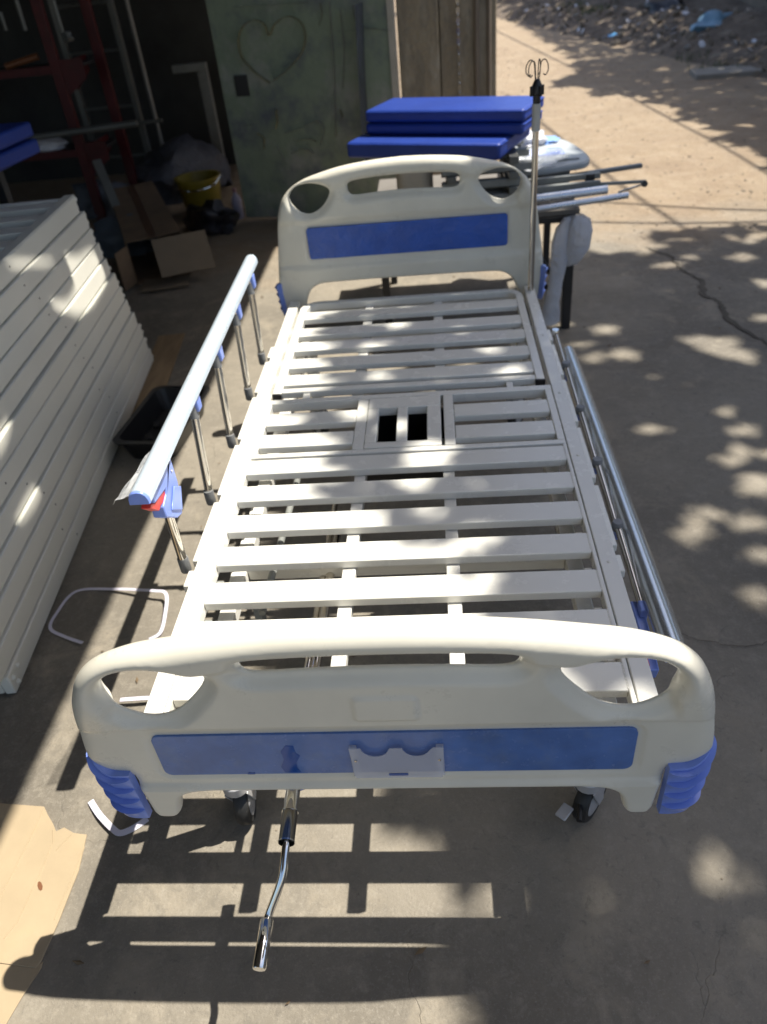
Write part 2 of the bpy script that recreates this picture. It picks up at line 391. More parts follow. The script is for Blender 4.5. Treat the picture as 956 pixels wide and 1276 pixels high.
for pts, wd, mm in (([(452, 2), (456, 100), (462, 200)], .36, SLATE), ([(412, 2), (418, 90), (420, 170)], .07, GRAFW), ([(292, 8), (330, 6), (385, 3)], .05, GRAFW), ([(400, 3), (402, 18), (398, 32)], .03, GRAFY), ([(422, 40), (455, 36), (488, 38)], .022, GRAFW),
                    ([(345, 135), (347, 150), (345, 160)], .06, GRAFY), ([(322, 165), (330, 172), (330, 185)], .05, GRAFY), ([(425, 135), (428, 145), (424, 150)], .07, GRAFY),
                    ([(355, 165), (375, 160), (395, 150), (405, 160), (400, 180)], .05, GRAFW), ([(365, 190), (380, 184), (392, 190)], .07, GRAFW), ([(370, 175), (385, 172), (395, 176)], .05, GRAFW),
                    ([(345, 180), (352, 192), (358, 205)], .03, GRAFW), ([(425, 10), (430, 60), (428, 110)], .05, GRAFW), ([(440, 5), (446, 30), (470, 35)], .03, GRAFW), ([(303, 157), (318, 154)], .03, GRAFW)):
    obj('paint_smear', flat_stroke([(v.x, v.z) for v in spline([Vector((dloc(*p)[0], 0, dloc(*p)[1])) for p in pts], 6)], wd, -.0035 - random.random() * .002), mm, dt, smooth=False)

pt = thing('concrete_pillar', 'weathered brown concrete pillar wall right of the green door', 'wall', (.2, 4.9, 0))
bm = bmesh.new(); box(bm, -.08, .168, 4.74, 5.3, 0, 3.1); box(bm, .176, .52, 4.77, 5.3, 0, 3.1); box(bm, .16, .18, 4.79, 5.3, 0, 3.1)
obj('wall_block', bm, CONCW, pt, bevel=.006)
obj('pipe', T([(.40, 4.755, 0), (.40, 4.755, 3.1)], .017), mat('old_pipe', (.17, .14, .11), .7), pt)
obj('pipe', T([(.475, 4.758, 0), (.475, 4.758, 3.1)], .013), bpy.data.materials['old_pipe'], pt)
bm = bmesh.new()
for k in range(88):
    Mx = Matrix.Translation((.288, 4.745, .22 + k * .026)) @ Matrix.Rotation(R(90 * (k % 2)), 4, 'Z')
    tube(bm, [Mx @ Vector((math.cos(a) * .007, 0, math.sin(a) * .016)) for a in [i * math.pi / 4 for i in range(8)]], .0028, 5, closed=True)
ch = obj('hanging_chain', bm, STEEL); tag(ch, 'thin steel chain hanging down the concrete pillar', 'chain')

# --- lane: wall, bank, kerb, hedge
wt = thing('lane_wall', 'tall stained wall along the far right side of the lane', 'wall', (4.6, 12, 0))
def wallseg(a, b, h, th=.25, jag=0):
    bm = bmesh.new(); a = Vector((*a, 0)); b = Vector((*b, 0)); t = (b - a).normalized(); s = Vector((t.y, -t.x, 0)) * th
    prism(bm, [(a.x, a.y), (b.x, b.y), (b.x + s.x, b.y + s.y), (a.x + s.x, a.y + s.y)], 'z', -.1, h); return bm
pts = [(3.62, 18.2), (3.95, 16.2), (4.45, 13.6), (4.85, 11.4), (5.5, 8), (6.9, 3), (7.2, -5)]
for i in range(6): obj('wall_panel', wallseg(pts[i + 1], Vector(pts[i]) + (Vector(pts[i + 1]) - Vector(pts[i])).normalized() * .03, 2.2 + .1 * (i % 2)), LANEW, wt, bevel=.01)
obj('wall_post', B(3.93, 4.08, 16.0, 16.2, 0, 2.5), mat('dark_post', (.05, .045, .04), .9), wt)

# earth bank in front of the wall
def bank_h(x, y):
    edge = 2.55 + (13 - y) * .235           # toe of the bank
    d = x - edge
    if d < 0: return -.02
    return min(.42, .34 * (1 - math.exp(-d * 1.1))) + .05 * math.sin(x * 5.3 + y * 2.1) * min(1, d) + .04 * math.sin(y * 3.7 - x * 2) * min(1, d)
bm = bmesh.new(); nx, ny = 40, 90; g = []
for j in range(ny):
    y = 7.2 + j * (12.5 / ny); row = []
    for i in range(nx):
        x = 2.35 + (13 - y) * .235 + i * .075; row.append(bm.verts.new((x, y, bank_h(x, y) + random.uniform(-.012, .012))))
    g.append(row)
for j in range(ny - 1):
    for i in range(nx - 1): bm.faces.new([g[j][i], g[j][i + 1], g[j + 1][i + 1], g[j + 1][i]])
BANKM = mat('bank_soil', (.16, .125, .095), 1, var=.35, vscale=5, bump=1, bscale=18, bdist=.05, col2=(.27, .23, .18), c2scale=7, c2lo=.55, c2hi=.7)
tag(obj('earth_bank', bm, BANKM), kind='structure')
# rubble on the bank
bm = bmesh.new()
for i in range(650):
    y = random.uniform(7.4, 17.5); e = 2.55 + (13 - y) * .235; x = e + abs(random.gauss(.55, .5)) - .05; r = random.choice([.012, .015, .02, .03, .05]) * random.uniform(.6, 1.2)
    q_ = Matrix.Translation((x, y, max(0, bank_h(x, y)) + r * .3)) @ Euler((random.random() * 3, random.random() * 3, random.random() * 6)).to_matrix().to_4x4() @ Matrix.Diagonal((r * random.uniform(.8, 1.5), r, r * random.uniform(.4, .8), 1))
    bmesh.ops.create_icosphere(bm, subdivisions=1, radius=1, matrix=q_)
tag(obj('rubble', bm, STONE, smooth=False), 'loose rubble and stones strewn over the earth bank', 'rubble', kind='stuff')
bm = bmesh.new()
for i in range(90):
    y = random.uniform(7.6, 17.0); e = 2.55 + (13 - y) * .235; x = e + random.uniform(.05, 1.5); r = random.uniform(.015, .045)
    z = max(0, bank_h(x, y)) + .02
    q_ = Matrix.Translation((x, y, z)) @ Euler((random.random(), random.random(), random.random() * 6)).to_matrix().to_4x4() @ Matrix.Diagonal((r * 1.5, r, .2 * r, 1))
    bmesh.ops.create_icosphere(bm, subdivisions=1, radius=1, matrix=q_)
tag(obj('litter_scraps', bm, BAGW, smooth=False), 'scraps of paper and plastic litter on the bank', 'litter', kind='stuff')

def crumple(name, c, size, m_, label, cat='bag', seed=0):
    rnd = random.Random(seed); bm = bmesh.new(); bmesh.ops.create_icosphere(bm, subdivisions=3, radius=1)
    ph = [rnd.uniform(0, 6) for _ in range(9)]
    for v in bm.verts:
        n = v.co.normalized(); k = 1 + .22 * math.sin(n.x * 4 + ph[0]) * math.sin(n.y * 5 + ph[1]) + .16 * math.sin(n.z * 7 + ph[2] + n.x * 3) + .12 * math.sin(n.y * 11 + ph[3]) * math.sin(n.x * 9 + ph[4]) + rnd.uniform(-.05, .05)
        v.co = Vector((n.x * size[0], n.y * size[1], n.z * size[2])) * k
        if v.co.z < -size[2] * .5: v.co.z = -size[2] * .5
    bmesh.ops.rotate(bm, verts=bm.verts, matrix=Matrix.Rotation(rnd.uniform(0, 3), 3, 'Z'), cent=(0, 0, 0))
    bmesh.ops.translate(bm, verts=bm.verts, vec=(c[0], c[1], c[2] + size[2] * .5))
    return tag(obj(name, bm, m_, angle=60), label, cat)
def onbank(px, py):
    v = atp(px, py, 'z', 0)
    for _ in range(6): v = atp(px, py, 'z', max(0, bank_h(v.x, v.y)))
    return v
for k, (nm, px, py, sz, m_, lab) in enumerate([
    ('plastic_bag', 888, 40, (.30, .25, .17), BAGB, 'large dusty blue bag slumped on the bank below the wall'),
    ('plastic_bag', 882, 56, (.12, .22, .06), BAGB, 'blue sheet trailing down from the large blue bag'),
    ('plastic_bag', 914, 48, (.30, .24, .10), BAGW, 'big white sack lying right of the blue bag'),
    ('plastic_bag', 831, 24, (.45, .30, .20), BAGK, 'black refuse bag lying against the foot of the wall'),
    ('plastic_bag', 821, 33, (.24, .18, .12), BAGY, 'yellow green bag in front of the black refuse bag'),
    ('plastic_bag', 804, 37, (.25, .22, .09), BAGW, 'crumpled white bag left of the yellow green one'),
    ('plastic_bag', 850, 29, (.16, .14, .12), BAGW, 'small white bag right beside the black refuse bag'),
    ('plastic_bag', 763, 49, (.13, .12, .07), mat('bright_blue_bag', (.10, .33, .62), .4), 'small bright blue bag alone at the lane edge'),
    ('plastic_bag', 848, 46, (.10, .09, .06), BAGW, 'little white bundle at the middle of the bank'),
    ('plastic_bag', 953, 75, (.11, .10, .07), BAGW, 'white bundle at the right border above the kerb'),
    ('plastic_bag', 931, 82, (.09, .08, .05), BAGW, 'small white scrap bundle just above the kerb stone'),
    ('plastic_bag', 921, 30, (.13, .12, .08), BAGW, 'pale bag high on the bank near the wall')]):
    v = onbank(px, py); crumple(nm, (v.x, v.y, v.z - .03), sz, m_, lab, seed=k)
# kerb stone
a, b_ = atp(868, 96, 'z', .03), atp(1000, 86, 'z', .03)
t = (b_ - a).normalized(); s = Vector((t.y, -t.x, 0))
bm = bmesh.new(); prism(bm, [(a.x, a.y), (b_.x, b_.y), (b_.x - s.x * .5, b_.y - s.y * .5), (a.x - s.x * .4, a.y - s.y * .4)], 'z', -.05, .05)
tag(obj('kerb_stone', bm, KERB, bevel=.008), 'pale concrete kerb slab at the foot of the rubble bank', 'kerb')

def leafcloud(bm, c, rad, n, ls, flat=1, shape=None):
    for _ in range(n):
        while True:
            p = Vector((random.uniform(-1, 1), random.uniform(-1, 1), random.uniform(-1, 1)))
            if p.length < 1: break
        p = Vector((p.x * rad[0], p.y * rad[1], p.z * rad[2])) + Vector(c)
        leaf(bm, p, ls * random.uniform(.6, 1.3))
def leaf(bm, p, s, flatz=.5):
    a = random.uniform(0, 6.28); u = Vector((math.cos(a), math.sin(a), random.uniform(-flatz, flatz))).normalized(); n = Vector((random.uniform(-.5, .5), random.uniform(-.5, .5), 1)).normalized(); v = n.cross(u).normalized()
    vs = [bm.verts.new(p + u * s), bm.verts.new(p + v * s * .38), bm.verts.new(p - u * s), bm.verts.new(p - v * s * .38)]
    bm.faces.new(vs)
# hedge closing the lane far away
def bush(c, rad, n, ls, label, mt=LEAF2):
    t = thing('bush', label, 'bush', (c[0], c[1], 0), 'bushes closing the far end of the lane')
    bm = bmesh.new(); leafcloud(bm, (c[0], c[1], rad[2] * .85), rad, n, ls); obj('foliage', bm, mt, t, smooth=False)['kind'] = 'stuff'
    bm = bmesh.new()
    for k in range(4): tube(bm, [(c[0], c[1], 0), (c[0] + random.uniform(-.5, .5), c[1] + random.uniform(-.3, .3), rad[2])], .03, 6)
    obj('stem', bm, BARK, t)
bush((1.1, 20.8, 0), (1.5, 1.2, 1.0), 1500, .12, 'dark bush at the far left end of the lane beside the pillar')
bush((2.9, 20.4, 0), (1.2, 1.1, .9), 1500, .12, 'dark bush in the middle of the lane end')
bush((3.7, 18.9, 0), (.8, .9, .8), 1100, .10, 'dark bush against the far end of the lane wall')
bm = bmesh.new()
for (px, py, n) in ((885, 73, 60), (905, 86, 25), (740, 14, 40), (720, 8, 40)):
    v = onbank(px, py)
    for i in range(n * 4):
        p = v + Vector((random.gauss(0, .16), random.gauss(0, .16), 0)); h = random.uniform(.04, .13); a = random.random() * 6
        q_ = [bm.verts.new(p + Vector((math.cos(a) * .006, math.sin(a) * .006, -.02))), bm.verts.new(p - Vector((math.cos(a) * .006, math.sin(a) * .006, .02))), bm.verts.new(p + Vector((random.gauss(0, .03), random.gauss(0, .03), h)))]
        bm.faces.new(q_)
tag(obj('weeds', bm, mat('weed_green', (.06, .10, .03), .7, var=.3), smooth=False), 'tufts of green weeds growing on the bank', 'weeds', kind='stuff')

# --- overhead cables whose shadows cross the lane
def cable(spts, h, label):
    pts = spline([Vector((s[0] + SA * h, s[1] + SB * h, h)) for s in spts], 8)
    tag(obj('overhead_cable', T(pts, .016, 6), BLACKP), label, 'cable', 'cables strung high over the lane')
cable([(1.1, 17), (2.0, 9.6), (2.11, 8.6), (2.26, 7.0), (2.37, 5.91), (2.42, 5.05), (2.5, 3.5)], 5.2, 'black cable strung along the lane, the one farthest right')
cable([(.95, 9), (1.19, 6.89), (1.37, 5.39), (1.48, 4.65), (1.6, 3.94), (1.7, 3)], 5.2, 'black cable strung along the lane, nearer the pillar')
cable([(.2, 5.0), (1.17, 4.69), (1.68, 4.44), (2.14, 4.25), (4, 3.6)], 5.0, 'black cable crossing over the lane, the farther crossing one')
cable([(.1, 4.6), (1.0, 4.30), (1.55, 4.14), (2.07, 4.04), (4, 3.7)], 5.0, 'black cable crossing over the lane, the nearer crossing one')

# ------------------------------------------------------------------ tree that shades the yard (crown high outside the frame)
bnd = [(-5, .15, .30), (.0, .09, .22), (.22, .0, .02), (.35, -.08, -.02), (.5, -.28, -.2), (.66, -.40, -.3), (.82, -.50, -.4), (1.0, -.46, -.4), (1.15, -.66, -.5), (1.3, -.48, -.4), (1.45, -.52, -.4), (1.62, -.60, -.4), (1.8, -.50, -.4), (1.95, -.38, -.3), (2.2, -.25, -.1), (2.5, .0, .1), (2.9, .30, .4), (3.3, .52, .6), (3.72, .72, .8)]
DAP = [(-.24, .76, .04), (-.20, .86, .05), (-.34, .47, .035), (-.36, .61, .03), (-.17, .46, .025), (-.1, .36, .03), (-.30, .50, .03), (-.22, .62, .022), (-.09, .52, .018), (.04, 1.29, .02),
       (-.30, 1.69, .03), (-.42, 1.72, .03), (-.33, 1.88, .05), (-.22, 1.97, .035), (-.35, 1.30, .025), (-.42, 1.08, .035), (-.30, .98, .03), (-.38, 1.5, .03), (-.12, 1.6, .015), (-.05, 1.45, .018),
       (.93, 1.27, .035), (1.13, 1.41, .06), (1.20, 1.24, .035), (1.04, 1.21, .03), (.86, 1.17, .03), (1.16, 1.62, .03), (1.26, 1.08, .035),
       (.74, 2.54, .03), (.88, 2.69, .04), (.77, 2.4, .035), (1.17, 1.89, .03), (1.2, 1.76, .03), (1.08, 1.57, .025), (1.25, 1.56, .03), (.88, 1.8, .025), (.96, .88, .03), (1.26, 2.42, .04), (1.37, 2.35, .06), (1.25, 2.51, .05), (.68, 2.77, .03), (.92, 2.43, .04), (1.36, 2.49, .04), (1.03, 1.07, .03), (1.34, .88, .03),
       (1.75, 3.1, .06), (1.95, 2.9, .05), (1.6, 2.7, .04), (1.35, 3.45, .05), (1.75, 3.5, .05), (2.0, 3.35, .07), (1.5, 3.55, .03), (.62, .1, .02), (-.07, -.10, .03), (-.02, -.12, .03), (.07, -.16, .04), (.18, .05, .03), (-.2, -.05, .05), (.05, .03, .03),
       (-.10, 1.95, .03), (.10, 2.25, .05), (.0, 2.15, .04), (.35, 2.7, .05), (.2, 2.4, .04)]
def xlim(y):
    for (y0, a0, _), (y1, a1, _) in zip(bnd, bnd[1:]):
        if y0 <= y <= y1: return a0 + (a1 - a0) * (y - y0) / (y1 - y0) + (.03 if y > .3 else 0)
    return bnd[-1][1]
def shaded(x, y, pad):
    if y > 3.72 + .10 * math.sin(x * 9) + .05 * math.sin(x * 23) + .08 * (x > 1.6): return False
    e = xlim(y) + .05 * math.sin(y * 17) + .03 * math.sin(y * 41 + 1)
    if x < e + pad * .5: return False
    for dx, dy, r in DAP:
        if dx < .15 and .2 < dy < 2.3: dx += .03
        if (x - dx) ** 2 / (r + pad) ** 2 + (y - dy) ** 2 / (r * .8 + pad) ** 2 < 1: return False
    return True
tt = thing('leafy_tree', 'tall leafy tree whose high crown shades the right of the yard', 'tree', (6.4, .2, 0))
obj('trunk', T(spline([(6.4, .2, -.1), (6.3, .2, 1.5), (6.05, .4, 3.2), (5.6, .6, 4.6), (5.0, 1.0, 6.2)], 5), .2, 12, scales=[1.25 - i * .04 for i in range(21)]), BARK, tt)
bm = bmesh.new()
for e_ in ((3.4, 2.2, 6.6), (4.3, 3.8, 6.8), (4.6, -2.6, 6.7), (6.3, 3.0, 6.9), (3.6, .4, 6.5), (6.6, -1.4, 6.9), (5.6, 1.8, 7.3)):
    tube(bm, spline([(5.85, .5, 3.9), ((5.6 + e_[0]) / 2, (.6 + e_[1]) / 2, 5.5), e_], 6), .06, 7, scales=[1.3 - i * .09 for i in range(13)])
obj('limb', bm, BARK, tt)
bm = bmesh.new(); cnt = 0
for i in range(60000):
    sx, sy = random.uniform(-.75, 3.8), random.uniform(-2.6, 3.95)
    h = random.uniform(5.0, 7.4); s = random.uniform(.05, .085)
    if not shaded(sx, sy, .035): continue
    leaf(bm, Vector((sx + SA * h, sy + SB * h, h)), s)
obj('crown', bm, LEAF, tt, smooth=False)['kind'] = 'stuff'
# trees behind the lane wall: the shade over the right of the lane
lane = [(3.95, 2.75), (5.0, 2.62), (5.45, 2.55), (6.22, 2.47), (7.2, 2.40), (8.1, 2.33), (8.5, 1.75), (8.85, 2.05), (9.2, 1.45), (10.3, 2.0), (12.3, 1.98), (15, 1.85), (18.7, 1.6), (23, 1.2)]
def lx(y):
    for (y0, a0), (y1, a1) in zip(lane, lane[1:]):
        if y0 <= y <= y1: return a0 + (a1 - a0) * (y - y0) / (y1 - y0)
    return 1.2
for k, (ya, yb, base, lab) in enumerate(((3.9, 11, (8.6, 8, 0), 'broad tree standing behind the near part of the lane wall'), (11, 23, (8.0, 17, 0), 'broad tree standing behind the far part of the lane wall'))):
    t2 = thing('shade_tree', lab, 'tree', base)
    obj('trunk', T(spline([base, (base[0] - .2, base[1] + .1, 2.5), (base[0] - .9, base[1], 5.5)], 5), .22, 10, scales=[1.2 - i * .06 for i in range(11)]), BARK, t2)
    bm = bmesh.new()
    for i in range(11000):
        sy = random.uniform(ya, yb); sx = random.uniform(1.2, 7.5); h = random.uniform(5, 7.5)
        if sx < lx(sy) + .06 * math.sin(sy * 7) + .04 * math.sin(sy * 19): continue
        leaf(bm, Vector((sx + SA * h, sy + SB * h, h)), random.uniform(.10, .20))
    obj('crown', bm, LEAF, t2, smooth=False)['kind'] = 'stuff'

# ================================================================== HOSPITAL BED
bed = thing('hospital_bed', 'white slatted hospital bed with cream end boards and blue trim', 'hospital bed', (0, 1, 0))

def sstep(a, b, x):
    t = np.clip((x - a) / (b - a), 0, 1); return t * t * (3 - 2 * t)

def make_board(name, half, holes, yc, zoff, h, panel, front_feats=True, label=None, deep=0):
    """moulded end board. half: right half outline (x,z) from the crest to the bottom centre"""
    out = [(x, z) for x, z in half] + [(-x, z) for x, z in half[::-1] if abs(x) > 1e-6]
    def dense(loop, h):
        r = []
        n = len(loop)
        for i in range(n):
            a = np.array(loop[i]); b = np.array(loop[(i + 1) % n]); k = max(1, int(round(np.linalg.norm(b - a) / h)))
            for j in range(k): r.append(a + (b - a) * j / k)
        return np.array(r)
    loops = [dense(out, h)] + [dense(hh, h) for hh in holes]
    def pin(pts, lp):
        x, y = pts[:, 0], pts[:, 1]; c = np.zeros(len(pts), bool); n = len(lp)
        for i in range(n):
            x1, y1 = lp[i]; x2, y2 = lp[i - 1]
            if y1 == y2: continue
            k = ((y1 > y) != (y2 > y)) & (x < (x2 - x1) * (y - y1) / (y2 - y1) + x1); c ^= k
        return c
    def dist(pts, lp):
        A = lp; Bq = np.roll(lp, -1, 0); D = Bq - A; res = np.full(len(pts), 9.)
        for s in range(0, len(pts), 4000):
            p = pts[s:s + 4000, None, :] - A[None]; t = np.clip((p * D).sum(-1) / (D * D).sum(-1), 0, 1)
            res[s:s + 4000] = np.sqrt(((p - t[..., None] * D) ** 2).sum(-1)).min(1)
        return res
    rows = []
    for li, lp in enumerate(loops):
        tan = np.roll(lp, -1, 0) - np.roll(lp, 1, 0); tan /= np.linalg.norm(tan, axis=1)[:, None]; nr = np.stack([-tan[:, 1], tan[:, 0]], 1)
        test = lp + nr * .002
        ins = pin(test, loops[0]) & ~(pin(test, lp) if li else np.zeros(len(lp), bool))
        if ins.mean() < .5: nr = -nr
        for d in (.0006, .0018, .0038, .0065, .010, .014):
            rows.append(lp + nr * d)
    R0 = np.concatenate(rows)
    xs = np.arange(-.5, .5, h * 1.15); zs = np.arange(.3, 1.02, h * 1.15)
    G = np.stack(np.meshgrid(xs, zs), -1).reshape(-1, 2)
    # finer rows where the surface steps
    cand = np.concatenate([R0, G])
    ok = pin(cand, loops[0])
    for lp in loops[1:]: ok &= ~pin(cand, lp)
    dall = np.min(np.stack([dist(cand, lp) for lp in loops]), 0)
    ng = len(R0); isg = np.arange(len(cand)) >= ng
    ok &= np.where(isg, dall > .017, dall > .0005)
    cand = cand[ok]
    vs, ed = [], []
    for lp in loops:
        s0 = len(vs); vs += [Vector(p) for p in lp]; ed += [(s0 + i, s0 + (i + 1) % len(lp)) for i in range(len(lp))]
    vs += [Vector(p) for p in cand]
    V, E_, F, *_ = delaunay_2d_cdt(vs, ed, [], 0, 1e-6)
    V = np.array([tuple(v) for v in V]); F = [tuple(f) for f in F]
    cen = np.array([V[list(f)].mean(0) for f in F]); keep = pin(cen, loops[0])
    for lp in loops[1:]: keep &= ~pin(cen, lp)
    F = [f for f, k in zip(F, keep) if k]
    do = dist(V, loops[0]); dh = np.min(np.stack([dist(V, lp) for lp in loops[1:]]), 0)
    X, Z = V[:, 0], V[:, 1] - zoff
    top = sstep(.60, .70, Z)
    wr = sstep(.062, .046, do) * top
    Tk = .0165 + (.0265 - .0165) * wr
    dip = sstep(.027, .002, dh) * (1 - wr) * sstep(.775, .735, Z)
    Tk = Tk - .0125 * dip
    ro = .027; rh = .0045 + .017 * wr
    pf = lambda d, r: np.sqrt(np.clip(1 - (1 - np.minimum(d / r, 1)) ** 2, 0, 1))
    rnd = np.where(Z < .47, .010, ro)
    prof = pf(do, rnd) * pf(dh, rh); prof[do < 1e-6] = 0; prof[dh < 1e-6] = 0
    Tf = Tk * prof
    # front relief: step line, panel recess, bottom lip, small plate
    def rrect(cx, cz, hx, hz, r):
        qx = np.abs(X - cx) - hx + r; qz = np.abs(Z - cz) - hz + r
        return np.hypot(np.maximum(qx, 0), np.maximum(qz, 0)) + np.minimum(np.maximum(qx, qz), 0) - r
    px0, px1, pz0, pz1 = panel; cx, cz = (px0 + px1) / 2, (pz0 + pz1) / 2; hx, hz = (px1 - px0) / 2, (pz1 - pz0) / 2
    e = np.zeros(len(V))
    step_z = pz1 + .022
    e += .002 * sstep(step_z - .006, step_z + .006, Z) * sstep(.0, .03, dh) - .0075 * sstep(step_z + .006, step_z - .006, Z) * sstep(pz0 - .03, pz0 - .022, Z)
    e += -.0035 * sstep(.004, -.003, rrect(cx, cz, hx + .010, hz + .008, .022))
    e += -.0035 * sstep(.0045, .0, np.abs(Z - (pz0 - .0305))) * (np.abs(X) < .43)
    if front_feats: e += .0040 * sstep(.003, -.003, rrect(.005, .672, .047, .026, .008))
    Yf = -(Tf + e * prof); Yb = Tf
    edge = (do < 1e-6) | (dh < 1e-6)
    verts = [(V[i, 0], yc + Yf[i], V[i, 1]) for i in range(len(V))]
    bi = {}
    for i in range(len(V)):
        if edge[i]: bi[i] = i
        else: bi[i] = len(verts); verts.append((V[i, 0], yc + Yb[i], V[i, 1]))
    faces = []
    for f in F:
        a, b, c = f[0], f[1], f[2]
        cr = (V[b, 0] - V[a, 0]) * (V[c, 1] - V[a, 1]) - (V[b, 1] - V[a, 1]) * (V[c, 0] - V[a, 0])
        f = list(f) if cr > 0 else list(f)[::-1]
        faces.append(f)                     # counter-clockwise in (x,z) faces -Y
        g = [bi[i] for i in f][::-1]
        if g != f[::-1] or not all(edge[i] for i in f): faces.append(g)
    me = bpy.data.meshes.new(name); off = woff(bed)
    me.from_pydata([(v[0] - off.x, v[1] - off.y, v[2] - off.z) for v in verts], [], faces); me.update()
    o = bpy.data.objects.new(name, me); COL.objects.link(o); o.parent = bed; me.materials.append(PLAST)
    for p in me.polygons: p.use_smooth = True
    if label: o['label'] = label
    return o

def roundrect(x0, x1, z0, z1, r, n=5):
    out = []
    for cx, cz, a0 in ((x1 - r, z1 - r, 0), (x0 + r, z1 - r, 90), (x0 + r, z0 + r, 180), (x1 - r, z0 + r, 270)):
        for k in range(n + 1):
            a = R(a0 + 90 * k / n); out.append((cx + r * math.cos(a), cz + r * math.sin(a)))
    return out
def sm(pts, n=5, closed=True): return [(v.x, v.z) for v in spline([Vector((p[0], 0, p[1])) for p in pts], n, closed)]
def hole_pts(dz, kx=1):
    base = [(.256, .757), (.285, .778), (.335, .790), (.385, .781), (.415, .754), (.417, .722), (.398, .692), (.362, .674), (.322, .681), (.286, .712)]
    return [(x, z + dz) for x, z in base]
SLOT = lambda w_, z0, z1, arch: [(-w_ + .012, z1 - .001), (-w_ / 2, z1 + arch * .75), (0, z1 + arch), (w_ / 2, z1 + arch * .75), (w_ - .012, z1 - .001), (w_ + .004, (z0 + z1) / 2 + .004), (w_ - .012, z0 + .002), (w_ / 2, z0 + arch * .55), (0, z0 + arch * .8), (-w_ / 2, z0 + arch * .55), (-w_ + .012, z0 + .002), (-w_ - .004, (z0 + z1) / 2 + .004)]
top_half = sm([(0, .831), (.1, .829), (.2, .820), (.29, .806), (.355, .793), (.41, .771), (.443, .743), (.462, .708), (.474, .67), (.485, .61), (.492, .56), (.490, .535), (.470, .510), (.440, .500)], 6, False)
foot_half = top_half + [(.430, .493), (.424, .44)] + sm([(.421, .400), (.414, .386), (.400, .382), (.382, .384), (.373, .396), (.368, .418), (.358, .440), (.336, .453), (.30, .458)], 5, False) + [(.15, .458), (0, .458)]
hs = [sm(hole_pts(-.027, 1)), [(-x, z) for x, z in sm(hole_pts(-.027, 1))], sm(SLOT(.196, .739, .777, .006))]
fb = make_board('footboard', foot_half, hs, .020, 0, .0034, (-.372, .376, .500, .603))
# headboard
hh = .113
top2 = sm([(0, .962), (.1, .958), (.2, .948), (.28, .932), (.345, .914), (.395, .888), (.430, .852), (.449, .81), (.460, .76), (.469, .70), (.480, .63), (.488, .56), (.489, .50), (.485, .45)], 6, False)
head_half = top2 + sm([(.470, .43), (.42, .43), (.402, .45), (.39, .49), (.37, .525), (.335, .544), (.29, .548)], 5, False) + [(.15, .550), (0, .550)]
hb_hole = sm([(.258, .874), (.285, .893), (.33, .901), (.375, .892), (.400, .866), (.396, .836), (.372, .810), (.338, .799), (.302, .812), (.272, .840)])
hs2 = [hb_hole, [(-x, z) for x, z in hb_hole], sm(SLOT(.190, .850, .898, .009))]
hb = make_board('headboard', head_half, hs2, 2.068, hh, .0075, (-.358, .358, .640 - hh, .752 - hh), False)

obj('blue_panel', prism(bmesh.new(), roundrect(-.372, .376, .500, .603, .014), 'y', .0105, .016), BLUEP, fb, bevel=.0006, seg=1)
obj('blue_panel', prism(bmesh.new(), roundrect(-.358, .358, .640, .752, .012), 'y', 2.0545, 2.060), BLUEF, hb, bevel=.0006, seg=1)
# peeled film patch
pk = [(-.172, .5045), (-.176, .52), (-.168, .54), (-.170, .56), (-.160, .575), (-.148, .574), (-.147, .556), (-.141, .548), (-.150, .530), (-.150, .515), (-.146, .5045)]
obj('film_tear', P(pk, 'y', .0098, .0106), BLUED, fb, smooth=False)
obj('film_tear', P([(-.235, .5005), (-.232, .506), (-.226, .504), (-.222, .506), (-.222, .5005)], 'y', .0098, .0106), BLUED, fb, smooth=False)
# card holder: scalloped clear plate with side walls
def scal():
    pts = [(-.056, .498), (.082, .498), (.086, .575), (.070, .575)]
    for c in (.044, -.020):
        for k in range(1, 9): a = math.pi * k / 9; pts.append((c + .021 * math.cos(a), .574 - .020 * math.sin(a)))
        if c > 0: pts += [(.022, .5745), (.003, .5745)]
    pts += [(-.042, .575), (-.060, .575)]
    return pts
ho = obj('card_holder', prism(bmesh.new(), scal(), 'y', .0020, .0034), CARDH, fb, smooth=False)
bm = bmesh.new(); box(bm, -.060, -.048, .0037, .0103, .500, .575); box(bm, .074, .086, .0037, .0103, .500, .575); box(bm, -.047, .073, .0037, .0103, .496, .4995)
obj('holder_wall', bm, CARDH, ho, bevel=.001)
obj('holder_slot', P(roundrect(-.003, .028, .505, .511, .002, 2), 'y', .0011, .0018), BLUED, ho, smooth=False)
bm = bmesh.new()
for x in (-.052, .079): lathe(bm, [(.0022, 0), (.0022, .0015), (.001, .002)], x, .0019, .545, 10, Matrix.Rotation(R(90), 4, 'X'))
obj('screw', bm, STEEL, ho)

